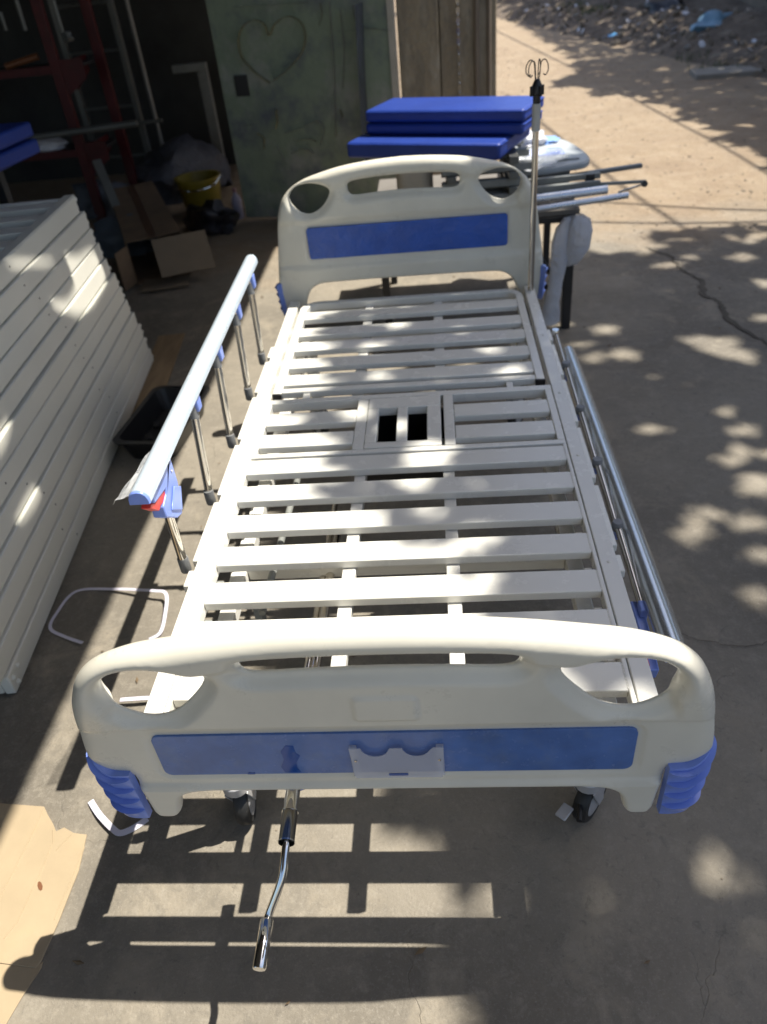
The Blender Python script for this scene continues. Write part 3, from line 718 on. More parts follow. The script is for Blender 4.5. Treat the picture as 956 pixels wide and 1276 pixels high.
# corner bumpers
def bumper(sx, yc, z0=.384, z1=.512, zl=.548, fr=-1, parent=fb):
    prof = [(.4265, -.0175), (.445, -.0178), (.466, -.015), (.483, -.006), (.491, .008), (.493, .026), (.490, .040)]
    prof = [(p.x, p.y) for p in spline([Vector((x, y, 0)) for x, y in prof], 4)]
    nu = len(prof); nz = 92; bm = bmesh.new(); g = []
    for j in range(nz + 1):
        v = j / nz; row = []
        for i, (x, y) in enumerate(prof):
            u = i / (nu - 1); zt = z1 + (zl - z1) * min(1, max(0, (u - .25) / .45)) ** 1.2; z = z0 + (zt - z0) * v
            saw = (v * 4.3) % 1; bulge = (.0095 * saw ** 1.6 - .003 * max(0, 1 - abs(saw - .03) / .06)) * (1 - abs(2 * u - 1) ** 6) * (0 if v > .985 else 1)
            if v < .02: bulge -= .002
            tp = .012 * (1 - v) * u
            nx_, ny_ = (u * 1.2, -(1 - u)) ; l = math.hypot(nx_, ny_) or 1
            row.append(bm.verts.new((sx * (x + .004 - tp + nx_ / l * bulge), yc + (y + ny_ / l * bulge) * (1 if fr < 0 else -1), z)))
        g.append(row)
    for j in range(nz):
        for i in range(nu - 1): bm.faces.new([g[j][i], g[j][i + 1], g[j + 1][i + 1], g[j + 1][i]])
    # inner skin and caps
    inn = []
    for j in (0, nz):
        row = []
        for i, (x, y) in enumerate(prof):
            c = g[j][i].co; row.append(bm.verts.new((sx * (.425 + (abs(c.x) - .425) * .82), yc + (c.y - yc) * .55 + .006, c.z)))
        inn.append(row)
    for i in range(nu - 1):
        bm.faces.new([g[0][i + 1], g[0][i], inn[0][i], inn[0][i + 1]]); bm.faces.new([g[nz][i], g[nz][i + 1], inn[1][i + 1], inn[1][i]])
        bm.faces.new([inn[0][i + 1], inn[0][i], inn[1][i], inn[1][i + 1]])
    bm.faces.new([g[j][0] for j in range(nz + 1)] + [inn[1][0], inn[0][0]]); bm.faces.new([g[j][-1] for j in range(nz, -1, -1)] + [inn[0][-1], inn[1][-1]])
    bmesh.ops.recalc_face_normals(bm, faces=bm.faces)
    obj('bumper', bm, BLUEQ, parent, angle=28)
bumper(1, .020); bumper(-1, .020)
bumper(1, 2.068, .44, .53, .56, 1, hb); bumper(-1, 2.068, .44, .53, .56, 1, hb)
for sx in (-1, 1):   # inner backs so that the bumper reads from the front of the headboard
    obj('bumper_side', B(sx * .484 - .006, sx * .484 + .006, 2.045, 2.085, .44, .56), BLUEQ, hb, bevel=.004)

# ---- frame
Z1 = .500
def part(name, bm, m_=WHITE, par=bed, **k):
    k.setdefault('bevel', .0022); return obj(name, bm, m_, par, **k)
for sx in (-1, 1):
    a, b_ = (.416, .452) if sx > 0 else (-.452, -.416)
    part('side_bar', B(a, b_, .045, 2.03, .462, .4965), label=None)
    # mounting bar lower outside, in lengths between the rail posts
    x0, x1 = (.456, .470) if sx > 0 else (-.478, -.457)
    ys = [.50, .568, .824, 1.09, 1.362, 1.603, 1.70]
    for k in range(6):
        y0, y1 = ys[k] + (.016 if k else 0), ys[k + 1] - (.016 if k < 5 else 0)
        if y1 - y0 > .02: part('mounting_bar', B(x0, x1, y0, y1, .450, .470))
part('end_bar', B(-.414, .414, .047, .092, .462, .4975)); part('end_bar', B(-.414, .414, 2.0, 2.03, .440, .462))
# foot section
fs = bpy.data.objects.new('foot_section', None); COL.objects.link(fs); fs.parent = bed
for x0_, x1_ in ((-.4135, -.404), (.404, .4135)): part('edge_bar', B(x0_, x1_, .098, .955, .470, .4985), par=fs)
fy = [.165, .298, .412, .530, .646, .764, .880]
for y in fy: part('slat', B(-.4035, .4035, y, y + .0645, .479, .4995), par=fs)
for x in (-.112, .113): part('inner_bar', B(x - .0145, x + .0145, .10, .95, .452, .4775), par=fs)
# under brackets at the left end of the slat gaps
for y in (.262, .377, .494, .612, .728, .845):
    part('bracket', B(-.402, -.385, y - .012, y + .012, .432, .4775), GREY, par=fs); part('bracket', B(.385, .402, y - .012, y + .012, .440, .4775), par=fs)
# seat section
ss = bpy.data.objects.new('seat_section', None); COL.objects.link(ss); ss.parent = bed
for q4 in ((-.4135, .4135, .957, .975), (-.4135, .4135, 1.243, 1.268), (-.4135, -.394, .976, 1.242), (.394, .4135, .976, 1.242)): part('edge_bar', B(*q4, .470, .4985), par=ss)
part('cross_bar', B(-.138, -.108, .9765, 1.2415, .472, .4992), par=ss); part('cross_bar', B(.106, .134, .9765, 1.2415, .472, .4992), par=ss)
for y in (1.005, 1.118):
    part('slat', B(-.393, -.139, y, y + .066, .479, .4990), par=ss); part('slat', B(.135, .393, y, y + .066, .479, .4990), par=ss)
# toilet hatch frame with two openings over a black tray
hx = [-.1065, -.076, -.023, .006, .060, .098]
bm = bmesh.new(); box(bm, hx[0], hx[5], .9775, 1.002, .474, .5005); box(bm, hx[0], hx[5], 1.182, 1.24, .474, .5005)
box(bm, hx[0], hx[1], 1.0025, 1.1815, .474, .5003); box(bm, hx[2], hx[3], 1.0025, 1.1815, .474, .5003); box(bm, hx[4], hx[5], 1.0025, 1.1815, .474, .5003)
ha = part('hatch_frame', bm, par=ss)
bm = bmesh.new(); box(bm, -.12, .11, .98, 1.22, .33, .335); box(bm, -.12, -.115, .98, 1.22, .335, .47); box(bm, .105, .11, .98, 1.22, .335, .47); box(bm, -.115, .105, .98, .985, .335, .47); box(bm, -.115, .105, 1.215, 1.22, .335, .47)
part('hatch_tray', bm, BLACKP, par=ss)
# back section: rounded tube frame, own slats
loop = []
for cx, cy, a0 in ((.335, 1.94, 0), (-.335, 1.94, 90)):
    for k in range(9): a = R(a0 + 90 * k / 8); loop.append((cx + .055 * math.cos(a), cy + .055 * math.sin(a), .487))
pth = [(.390, 1.305, .487), (.390, 1.6, .487)] + loop + [(-.390, 1.6, .487), (-.390, 1.305, .487)]
bs = part('back_section', sweep(bmesh.new(), pth, [(-.013, -.013), (.013, -.013), (.013, .013), (-.013, .013)]), bevel=.003)
part('end_cap', B(.376, .404, 1.297, 1.3045, .474, .4995), BLACKP, par=bs); part('end_cap', B(-.404, -.376, 1.297, 1.3045, .474, .4995), BLACKP, par=bs)
for y in (1.355, 1.468, 1.590, 1.705, 1.845): part('slat', B(-.3765, .3765, y, y + .066, .480, .4985), par=bs)
part('slat', B(-.3765, .3765, 1.308, 1.333, .478, .499), par=bs)
for x in (-.150, .100): part('inner_bar', B(x - .016, x + .016, 1.31, 1.985, .455, .4785), par=bs)
# hinge lugs
for x in (-.30, .30): part('hinge', B(x - .01, x + .01, 1.270, 1.306, .472, .4945), par=bs)

# weld beads and rivets on the deck
bm = bmesh.new()
for y in fy:
    for sx in (-1, 1):
        for k in range(9):
            q_ = Matrix.Translation((sx * .4036, y + .006 + k * .0065, .4992 + random.uniform(-.0004, .0003))) @ Matrix.Diagonal((.0016, .0034, .0011, 1)); bmesh.ops.create_icosphere(bm, subdivisions=1, radius=1, matrix=q_)
for y in (1.355, 1.468, 1.590, 1.705, 1.845):
    for sx in (-1, 1):
        for k in range(9):
            q_ = Matrix.Translation((sx * .3768, y + .006 + k * .0066, .4982 + random.uniform(-.0004, .0003))) @ Matrix.Diagonal((.0016, .0034, .0011, 1)); bmesh.ops.create_icosphere(bm, subdivisions=1, radius=1, matrix=q_)
w_ = part('weld_beads', bm, bevel=0); w_['kind'] = 'stuff'
bm = bmesh.new()
for sx in (-1, 1):
    for y in (.12, .50, .90, 1.22, 1.60, 1.96): lathe(bm, [(.0045, 0), (.0045, .0012), (.002, .0022)], sx * .434, y, .4965, 10)
w_ = part('rivets', bm, bevel=0); w_['kind'] = 'stuff'

# ---- base frame, legs, casters
bf = bpy.data.objects.new('base_frame', None); COL.objects.link(bf); bf.parent = bed
for x0_, x1_ in ((-.40, -.365), (.365, .40)): part('frame_tube', B(x0_, x1_, .20, 1.95, .385, .420), par=bf)
for y in (.20, .62, 1.12, 1.85): part('cross_tube', B(-.364, .364, y - .016, y + .016, .387, .418), par=bf)
part('linkage', T([(-.30, .45, .43), (-.30, 1.02, .40)], .009, 8), GREY, par=bf)
part('actuator', T([(-.190, .17, .400), (-.190, .95, .375)], .0085, 10), STEEL, par=bf); part('actuator', T([(-.172, .30, .405), (-.172, .78, .385)], .011, 10), STEEL, par=bf)
part('actuator_joint', B(-.215, -.150, .17, .215, .385, .43), BLUEQ, par=bf)
part('linkage', B(-.375, -.355, .60, .63, .20, .384), GREY, par=bf)
for sx in (-1, 1):
    for y in (.22, 1.84):
        part('leg', B(sx * .37 - .02, sx * .37 + .02, y - .02, y + .02, .17, .384))
        cst = part('caster', lathe(bmesh.new(), [(.016, .14), (.030, .142), (.030, .168), (.016, .172)], sx * .37, y, 0, 18), ALU)
        rz = R({(-1, .22): 8, (1, .22): -36, (-1, 1.84): 30, (1, 1.84): -25}[(sx, y)])
        Mw = Matrix.Translation((sx * .37, y + .0, .0625)) @ Matrix.Rotation(rz, 4, 'Z') @ Matrix.Translation((0, .028, 0)) @ Matrix.Rotation(R(90), 4, 'Y')
        pr = [(.046, -.015), (.057, -.0155), (.0615, -.010), (.0625, 0), (.0615, .010), (.057, .0155), (.046, .015)]
        part('tyre', lathe(bmesh.new(), pr, n=32, M=Mw), BLACKR, par=cst, bevel=0)
        part('hub', lathe(bmesh.new(), [(.012, -.0195), (.030, -.018), (.043, -.0158), (.043, .0158), (.030, .018), (.012, .0195)], n=24, M=Mw), ALU, par=cst, bevel=0)
        bm = bmesh.new()
        for s_ in (-1, 1):
            Mf = Matrix.Translation((sx * .37, y, 0)) @ Matrix.Rotation(rz, 4, 'Z')
            v = [Mf @ Vector(p) for p in ((s_ * .022, -.022, .142), (s_ * .022, .030, .142), (s_ * .022, .040, .055), (s_ * .022, .018, .055))]
            v2 = [p + Mf.to_3x3() @ Vector((s_ * .003, 0, 0)) for p in v]
            A = [bm.verts.new(p) for p in v]; C_ = [bm.verts.new(p) for p in v2]; bm.faces.new(A); bm.faces.new(C_[::-1])
            for i in range(4): bm.faces.new([A[i], A[(i + 1) % 4], C_[(i + 1) % 4], C_[i]])
        bmesh.ops.recalc_face_normals(bm, faces=bm.faces)
        part('fork', bm, ALU, par=cst, bevel=.001)
        if (sx, y) == (1, .22):
            part('brake_pedal', B(-.012, .012, -.075, -.040, .085, .091, M=Matrix.Translation((.37 - .012, y + .01, 0)) @ Matrix.Rotation(R(-40), 4, 'Z')), ALU, par=cst)
            part('brake_arm', T([(.355, .205, .088), (.348, .165, .088)], .006, 8), BLACKP, par=cst, bevel=0)

# ---- crank
zc = .415
c0, c1 = Vector((-.183, .034, zc)), Vector((-.175, -.062, zc - .005))
c0 = atp(365, 984, 'z', zc); c1 = atp(357, 1050, 'z', zc - .004)
ck = part('crank', T([c0 + Vector((0, .07, 0)), c0 + (c1 - c0) * .42], .0125, 20), CHROME, bevel=0)
part('crank_collar', T([c0 + (c1 - c0) * .44, c1], .0132, 20, caps=False), mat('brushed_sleeve', (.34, .33, .31), .16, 1, var=.08), par=ck, bevel=0)
bm = bmesh.new(); dd = (c1 - c0).normalized(); tube(bm, [c0 + (c1 - c0) * .415, c0 + (c1 - c0) * .445], .0142, 20); tube(bm, [c1 - dd * .002, c1 + dd * .0006], .0138, 20, caps=False)
part('crank_ring', bm, CHROME, par=ck, bevel=0)
part('crank_seal', T([c1 - dd * .012, c1 - dd * .006], .0128, 16), BLACKP, par=ck, bevel=0)
a1 = atp(351, 1095, 'z', .375); a2 = atp(336, 1137, 'z', .33); a3 = atp(333, 1146, 'z', .325); a4 = atp(323, 1208, 'z', .320)
part('crank_arm', T(spline([c1 - dd * .02, c1 + (a1 - c1) * .2, a1, a2, a3 + (a4 - a3) * .05], 8), .0066, 14), CHROME, par=ck, bevel=0)
part('crank_handle', T([a3, a3 + (a4 - a3) * .03, a4 - (a4 - a3) * .02, a4], .0108, 20, scales=[.9, 1, 1, .9]), CHROME, par=ck, bevel=0)
part('crank_mount', lathe(bmesh.new(), [(.004, 0), (.030, .002), (.030, .012), (.004, .014)], c0.x, c0.y + .02, zc + .010, 20, Matrix.Rotation(R(90), 4, 'X')), BLUEQ, par=ck)

# ---- side rails
dsec = [(-.021, -.009), (.021, -.009), (.0205, .003), (.017, .012), (.010, .0185), (0, .0205), (-.010, .0185), (-.017, .012), (-.0205, .003)]
bases = [.568, .824, 1.09, 1.362, 1.603]
# raised (left)
ga, gb = atp(174, 622, 'z', .752), atp(313, 325, 'z', .757)
sr = part('side_rail', sweep(bmesh.new(), [ga, ga + (gb - ga) * .5, gb], dsec), GALV, bevel=.002, label='raised side rail with five steel posts')
part('rail_end_cap', sweep(bmesh.new(), [ga - (gb - ga).normalized() * .007, ga - (gb - ga).normalized() * .0003], dsec, scales=[.93, 1.02]), BLUEQ, par=sr, bevel=.001)
part('rail_end_cap', sweep(bmesh.new(), [gb, gb + (gb - ga).normalized() * .007], dsec, scales=[1.0, .9]), GALV, par=sr, bevel=.001)
def railx(y): return ga.x + (gb.x - ga.x) * (y - ga.y) / (gb.y - ga.y)
def capcup(bx, by, bz, par):
    bm = bmesh.new(); lathe(bm, [(.0115, -.022), (.0125, -.018), (.0125, .014), (.0118, .018)], bx, by, bz, 18); part('post_cap', bm, GREYP, par=par, bevel=0)
for i, y in enumerate(bases):
    capcup(-.4905, y, .478, sr)
    top = Vector((railx(y + .04) * .5 - .49 * .5, y + .045, .738)) if i else Vector((-.488, y - .004, .66))
    part('rail_post', T([(-.4905, y, .47), top], .0102, 16), STEEL, par=sr, bevel=0)
    if i:
        part('post_clip', B(-.012, .012, -.011, .018, .700, .742, M=Matrix.Translation((top.x + .004, top.y, 0))), BLUEQ, par=sr, bevel=.003)
        part('post_socket', T([Vector((-.4905, y, .47)).lerp(top, .80), Vector((-.4905, y, .47)).lerp(top, .92)], .0115, 16), GREYP, par=sr, bevel=0)
# lock bracket and red trigger
def yz(px, py): v = atp(px, py, 'x', -.49); return (v.y, v.z)
blk = [yz(*p) for p in [(206, 578), (213, 600), (219, 640), (213, 646), (199, 645), (195, 632), (199, 616), (198, 609), (184, 628), (181, 624)]]
blk[0] = (blk[0][0], .742); blk[-1] = (blk[-1][0], .742); blk.insert(0, (blk[0][0] + .02, .742))
part('lock_bracket', P(blk, 'x', -.503, -.474), BLUEQ, par=sr, bevel=.003)
part('lock_bracket', P([(p[0], p[1]) for p in [yz(206, 606), yz(215, 606), yz(217, 636), yz(204, 636)]], 'x', -.474, -.470), BLUEQ, par=sr, bevel=.002)
part('lock_trigger', P([yz(*p) for p in [(198, 611), (202, 622), (194, 630), (192, 637), (180, 634), (181, 628), (186, 627), (194, 613)]], 'x', -.498, -.478), REDP, par=sr, bevel=.002)
part('screw', lathe(bmesh.new(), [(.003, 0), (.003, .002)], -.474, .612, .70, 10, Matrix.Rotation(R(90), 4, 'Y')), STEEL, par=sr, bevel=0)
# torn wrapping film flaring off the near end
bm = bmesh.new(); rows = []
for i in range(12):
    u = i / 11; y = ga.y + .012 + u * .22; row = []
    for j in range(6):
        v = j / 5; wd = .040 * (1 - u) ** 1.3
        row.append(bm.verts.new((railx(y) - .0195 - v * wd, y - v * .01 * (1 - u), .752 + .004 * math.sin(i * 1.3 + j) * v - .006 * v + .006 * math.sin(j * 2.1 + i * .6) * v)))
    rows.append(row)
for i in range(11):
    for j in range(5): bm.faces.new([rows[i][j], rows[i][j + 1], rows[i + 1][j + 1], rows[i + 1][j]])
part('wrapping_film', bm, FILM, par=sr, bevel=0)
# folded (right)
XR, ZR2 = .522, .425
ra, rb_ = atp(838, 793, 'x', XR), atp(704, 436, 'x', XR)
XR = .523; ra = Vector((XR, .30, .437)); rb_ = Vector((XR, 1.64, .412))
rsec = [(a * 1.12 * math.cos(.5) - b * 1.12 * math.sin(.5), a * 1.12 * math.sin(.5) + b * 1.12 * math.cos(.5)) for a, b in dsec]
rf = part('side_rail', sweep(bmesh.new(), [ra, rb_], rsec), mat('bare_aluminium_rail', (.70, .73, .74), .27, .85, var=.03, rvar=.0), bevel=.002, label='folded down side rail lying beside the frame')
part('rail_end_cap', sweep(bmesh.new(), [ra - Vector((0, .007, 0)), ra], rsec, scales=[.93, 1.02]), BLUEQ, par=rf, bevel=.001)
for i, y in enumerate(bases):
    y0 = y + .10
    bm = bmesh.new(); lathe(bm, [(.012, -.010), (.013, -.006), (.013, .008), (.011, .012)], .4885, y0, .455, 16); part('post_cap', bm, GREYP if i < 4 else CHROME, par=rf, bevel=0)
    part('rail_post', T([(.4895, y0, .452), (.4975, y0 - .23, .418)], .0085, 14), STEEL, par=rf, bevel=0)
    part('post_clip', B(.489, .505, y0 - .245, y0 - .215, .402, .430), BLUEQ, par=rf, bevel=.003)
part('lock_bracket', P([(.30, .39), (.40, .41), (.47, .41), (.49, .39), (.42, .34), (.31, .355)], 'x', .480, .502), BLUEQ, par=rf, bevel=.003)
part('lock_bracket', B(.462, .478, .31, .35, .36, .40), BLUEQ, par=rf, bevel=.003)
part('lock_trigger', B(.470, .482, .30, .335, .385, .405), REDP, par=rf, bevel=.002)

# ---- IV pole (stands in the bed corner, can be lifted out)
iv = thing('drip_stand_pole', 'slim steel drip pole with black hooked head at the bed corner', 'drip pole', (.437, 1.985, .44))
part('pole_tube', T([(.437, 1.985, .44), (.437, 1.985, 1.04)], .0105, 16), STEEL, par=iv, bevel=0)
part('pole_sleeve', T([(.437, 1.985, 1.022), (.437, 1.985, 1.10)], .0135, 18), mat('pale_grey_sleeve', (.42, .42, .40), .4), par=iv, bevel=0)
bm = bmesh.new(); lathe(bm, [(.010, 1.098), (.012, 1.104), (.012, 1.125), (.017, 1.127), (.016, 1.150), (.007, 1.168)], .437, 1.985, 0, 16)
for a in (0, 90, 180, 270):
    Mh = Matrix.Translation((.437, 1.985, 0)) @ Matrix.Rotation(R(a + 25), 4, 'Z')
    box(bm, .010, .024, -.004, .004, 1.122, 1.150, M=Mh)
part('pole_head', bm, BLACKP, par=iv, bevel=.001)
for a in (20, 70, 160, 215):
    Mh = Matrix.Translation((.437, 1.985, 0)) @ Matrix.Rotation(R(a), 4, 'Z')
    ps = spline([(.005, 0, 1.150), (.008, 0, 1.185), (.012, 0, 1.212), (.024, 0, 1.218), (.034, 0, 1.205), (.036, 0, 1.188), (.028, 0, 1.176), (.020, 0, 1.180)], 5)
    part('hook', T([Mh @ p for p in ps], .0017, 7), BLACKP, par=iv, bevel=0)

# ================================================================== pile of bed decks (left)
NL = 12; HT = .862; dz = HT / NL
RAILM = mat('deck_rail_paint', (.70, .69, .62), .34, var=.03, vscale=3, bump=.03, bscale=9, bdist=.006, rvar=.05)
ordn = ['lowest', 'second lowest', 'third from the floor', 'fourth from the floor', 'fifth from the floor', 'sixth from the floor', 'sixth from the top', 'fifth from the top', 'fourth from the top', 'third from the top', 'second from the top', 'topmost']
rail_me = end_me = None
proto = None
rnd = random.Random(3)
def deck_local(top):
    """local frame: x=0 at the right side rail's outer face (deck extends to -x), y from 0 to 2.06"""
    hgt = dz - .004
    bmr = bmesh.new(); box(bmr, -.03, 0, 0, 2.06, .0, hgt)
    return bmr
for L_ in range(NL):
    f = L_ / (NL - 1); z = .006 + L_ * dz
    y0 = .60 - .30 * f + rnd.uniform(-.014, .014) + .006 * (-1) ** L_; xb = -1.088 - .052 * f + rnd.uniform(-.004, .004); ang = math.atan(-.1019 + .03 * f) + rnd.uniform(-.002, .002)
    lab = {'topmost': 'white slatted bed deck, topmost of the pile at the left', 'lowest': 'white bed deck resting on the floor, lowest of the pile at the left'}.get(ordn[L_], 'white bed deck, %s in the pile at the left' % ordn[L_])
    d = bpy.data.objects.new('bed_deck', None); COL.objects.link(d); d.location = (xb, y0, z); d.rotation_euler = (0, 0, -ang); tag(d, lab, 'bed deck', 'bed decks piled at the left')
    hgt = dz - .003 - rnd.uniform(0, .003)
    if rail_me is None:
        o = obj('deck_rail', B(-.03, 0, 0, 2.06, 0, hgt), RAILM, d, local=True, bevel=.005, seg=3); rail_me = o
        o2 = obj('deck_rail', B(-.90, -.87, 0, 2.06, 0, hgt), RAILM, d, local=True, bevel=.004); r2 = o2
        bm = bmesh.new(); box(bm, -.869, -.031, .0, .03, .004, hgt - .006); o3 = obj('deck_end_bar', bm, RAILM, d, local=True, bevel=.004)
        bm = bmesh.new(); box(bm, -.869, -.031, 2.03, 2.06, .004, hgt - .006); o4 = obj('deck_end_bar', bm, RAILM, d, local=True, bevel=.004)
        protos = [o, o2, o3, o4]
    else:
        for p in protos:
            c = p.copy(); COL.objects.link(c); c.parent = d
    # far-end bolts
    for k, zz in enumerate((hgt * .3, hgt * .75)):
        if k == 0 or rnd.random() < .8:
            bm = bmesh.new(); lathe(bm, [(.009, 0), (.011, .002), (.011, .011), (.006, .016)], -.012 + rnd.uniform(-.006, .006), 2.058, zz, 8, Matrix.Rotation(R(-90), 4, 'X')); obj('bolt', bm, RAILM, d, local=True)
    if L_ == 0:
        for yy, zz in ((.02, .045), (.06, .05), (.03, .018)):
            bm = bmesh.new(); lathe(bm, [(.008, 0), (.008, .004), (.005, .008)], 0, yy, zz, 8, Matrix.Rotation(R(90), 4, 'Y')); obj('bolt', bm, RAILM, d, local=True)
    # small drilled holes in the rail face
    bm = bmesh.new()
    for yy in (.62 + rnd.uniform(-.06, .06), 1.38 + rnd.uniform(-.05, .05)):
        lathe(bm, [(.0035, 0), (.0035, .0012)], -.0004, yy, hgt * rnd.uniform(.4, .6), 8, Matrix.Rotation(R(90), 4, 'Y'))
    obj('rail_hole', bm, BLACKP, d, local=True)
    if L_ == NL - 1:
        for k in range(13):
            yy = .10 + k * .152
            obj('deck_slat', B(-.869, -.031, yy, yy + .075, hgt - .030, hgt - .004), RAILM, d, local=True, bevel=.003)
        obj('deck_rail_lip', B(-.040, -.002, 0, 2.06, hgt, hgt + .003), RAILM, d, local=True, bevel=.001)
tag(obj('wood_plank', B(-.07, .07, -1.0, 0, 0, .004, M=Matrix.Translation((-1.29, 2.95, 0)) @ Matrix.Rotation(R(6), 4, 'Z')), WOOD), 'thin brown board lying under the pile of decks', 'board')

# black tray on the floor
tr = thing('plastic_tray', 'open black plastic tub on the floor between pile and bed', 'tub', (-1.05, 1.9, 0))
Mt = Matrix.Translation((-1.03, 1.95, 0)) @ Matrix.Rotation(R(-6), 4, 'Z')
bm = bmesh.new()
def ring(hx_, hy_, z): return [bm.verts.new(Mt @ Vector((x, y, z))) for x, y in roundrect(-hx_, hx_, -hy_, hy_, .04, 4)]
rs = [ring(.095, .19, .0), ring(.115, .215, .09), ring(.132, .232, .092), ring(.132, .232, .098), ring(.112, .210, .098), ring(.090, .185, .012)]
for A, C_ in zip(rs, rs[1:]):
    n = len(A)
    for i in range(n): bm.faces.new([A[i], A[(i + 1) % n], C_[(i + 1) % n], C_[i]])
bm.faces.new(rs[0][::-1]); bm.faces.new(rs[-1]); bmesh.ops.recalc_face_normals(bm, faces=bm.faces)
obj('tub_shell', bm, BLACKP, tr, bevel=0)
bm = bmesh.new()
for k in range(14): box(bm, -.012, .012, -.02, .02, 0, .012, M=Mt @ Matrix.Translation((random.uniform(-.07, .07), random.uniform(-.18, .18), .013)) @ Matrix.Rotation(random.random() * 3, 4, 'Z'))
tag(obj('loose_fittings', bm, BLKS, bevel=.001), 'small dark fittings lying in the black tub', 'fittings', kind='stuff')

# fallen leaves, twigs and drifted sand grains on the yard
bm = bmesh.new()
for i in range(90):
    x, y = random.uniform(-.9, 2.4), random.uniform(-.45, 3.9)
    if -.55 < x < .55 and random.random() < .5: continue
    a = random.random() * 6.28; l_ = random.uniform(.006, .016); z_ = .0045
    u = Vector((math.cos(a), math.sin(a), 0)); v_ = Vector((-u.y, u.x, 0)); c = Vector((x, y, z_))
    q4 = [bm.verts.new(c + u * l_ + Vector((0, 0, random.uniform(0, .006)))), bm.verts.new(c + v_ * l_ * .35), bm.verts.new(c - u * l_ + Vector((0, 0, random.uniform(0, .004)))), bm.verts.new(c - v_ * l_ * .35)]
    bm.faces.new(q4)
tag(obj('fallen_leaves', bm, mat('dry_leaf', (.13, .09, .05), .8, var=.4), smooth=False), 'small dry fallen leaves scattered over the yard', 'leaves', kind='stuff')
# packing straps
def strap(pts, label, wd=.0065):
    ps = spline([Vector(p) for p in pts], 8)
    tag(obj('packing_strap', sweep(bmesh.new(), ps, [(-wd, -.0006), (wd, -.0006), (wd, .0006), (-wd, .0006)]), STRAP), label, 'strap')
def G0(px, py, z=.002): v = atp(px, py, 'z', z); return (v.x, v.y, v.z)
strap([G0(103, 801, .012), G0(80, 793, .004), G0(63, 783), G0(70, 765), G0(95, 737), G0(140, 734, .01), G0(190, 736, .03), G0(207, 740, .03), G0(206, 765, .02), G0(200, 788, .01), G0(186, 797)], 'white packing strap curled on the floor left of the bed', .005)
strap([G0(113, 998, .004), G0(124, 1015, .01), G0(140, 1032, .012), G0(150, 1038, .01), G0(166, 1032, .004), G0(184, 1020)], 'short bent white strap on the floor under the left bumper', .007)
strap([G0(150, 872, .02), G0(180, 870, .02), G0(215, 869, .01)], 'straight white strap on the floor seen through the footboard hole', .006)

# cardboard sheet: two flaps, torn corner, creases
cb = thing('cardboard_sheet', 'flattened torn cardboard sheet on the floor at lower left', 'cardboard', (-.95, 0, 0))
def C0(px, py, z=.006): v = atp(px, py, 'z', z); return Vector((v.x, v.y))
def cpoly(pix, z=.006): return [tuple(C0(*p, z)) for p in pix]
out1 = cpoly([(-60, 1000), (0, 1001), (55, 1005), (60, 1016), (66, 1026), (70, 1036), (80, 1031), (92, 1038), (108, 1040), (98, 1085), (84, 1120), (74, 1146), (50, 1200), (44, 1206), (-60, 1192)])
obj('card_panel', P(out1, 'z', .002, .007), CARD, cb, bevel=.001)
out2 = cpoly([(-60, 1192.6), (44, 1206.6), (54, 1198), (52, 1206), (28, 1242), (8, 1276), (-12, 1312), (-120, 1312)], .003)
obj('card_panel', P(out2, 'z', .0015, .0045), CARD, cb, bevel=.001)
def ridge(pix, w_=.0015, h_=.0015):
    obj('crease', sweep(bmesh.new(), [Vector((*C0(*p, .007), .0072)) for p in pix], [(-w_, -h_), (0, h_), (w_, -h_)]), CARD, cb)
ridge([(54, 1010), (38, 1045), (18, 1085), (-6, 1130)]); ridge([(66, 1034), (66, 1050), (50, 1090), (38, 1115), (22, 1150), (5, 1170)]); ridge([(105, 1055), (88, 1100), (68, 1146)]); ridge([(90, 1040), (70, 1060)])
obj('brown_spot', P([tuple(C0(50 + 3.2 * math.cos(a) + .8 * math.sin(a), 1104 + 6 * math.sin(a), .0075)) for a in [i * .785 for i in range(8)]], 'z', .0072, .0076), mat('brown_stain', (.17, .07, .03), .6), cb, smooth=False)

# ================================================================== work table behind the headboard
tb = thing('work_table', 'black steel trestle table behind the headboard, loaded with parts', 'table', (.2, 2.95, 0))
LG = dict(par=tb, bevel=.002)
part('leg', B(.675, .715, 2.72, 2.76, 0, .52), BLKS, **LG); part('leg', B(.515, .55, 2.78, 2.815, 0, .52), BLKS, **LG)
part('leg', B(-.16, -.125, 2.78, 2.815, 0, .52), BLKS, **LG); part('leg', B(.675, .71, 3.45, 3.485, 0, .52), BLKS, **LG); part('leg', B(-.16, -.125, 3.45, 3.485, 0, .52), BLKS, **LG)
part('rail', B(-.124, .674, 2.735, 2.765, .492, .519), BLKS, **LG); part('rail', B(-.124, .674, 3.45, 3.48, .492, .519), BLKS, **LG)
part('rail', B(.552, .674, 2.79, 2.81, .17, .195), BLKS, **LG)
part('brace', T([(.535, 2.80, .38), (.66, 2.78, .20)], .011, 8), BLKS, **LG)
part('table_top', B(-.18, .73, 2.74, 3.5, .522, .545), mat('table_board', (.16, .15, .14), .7), **LG)
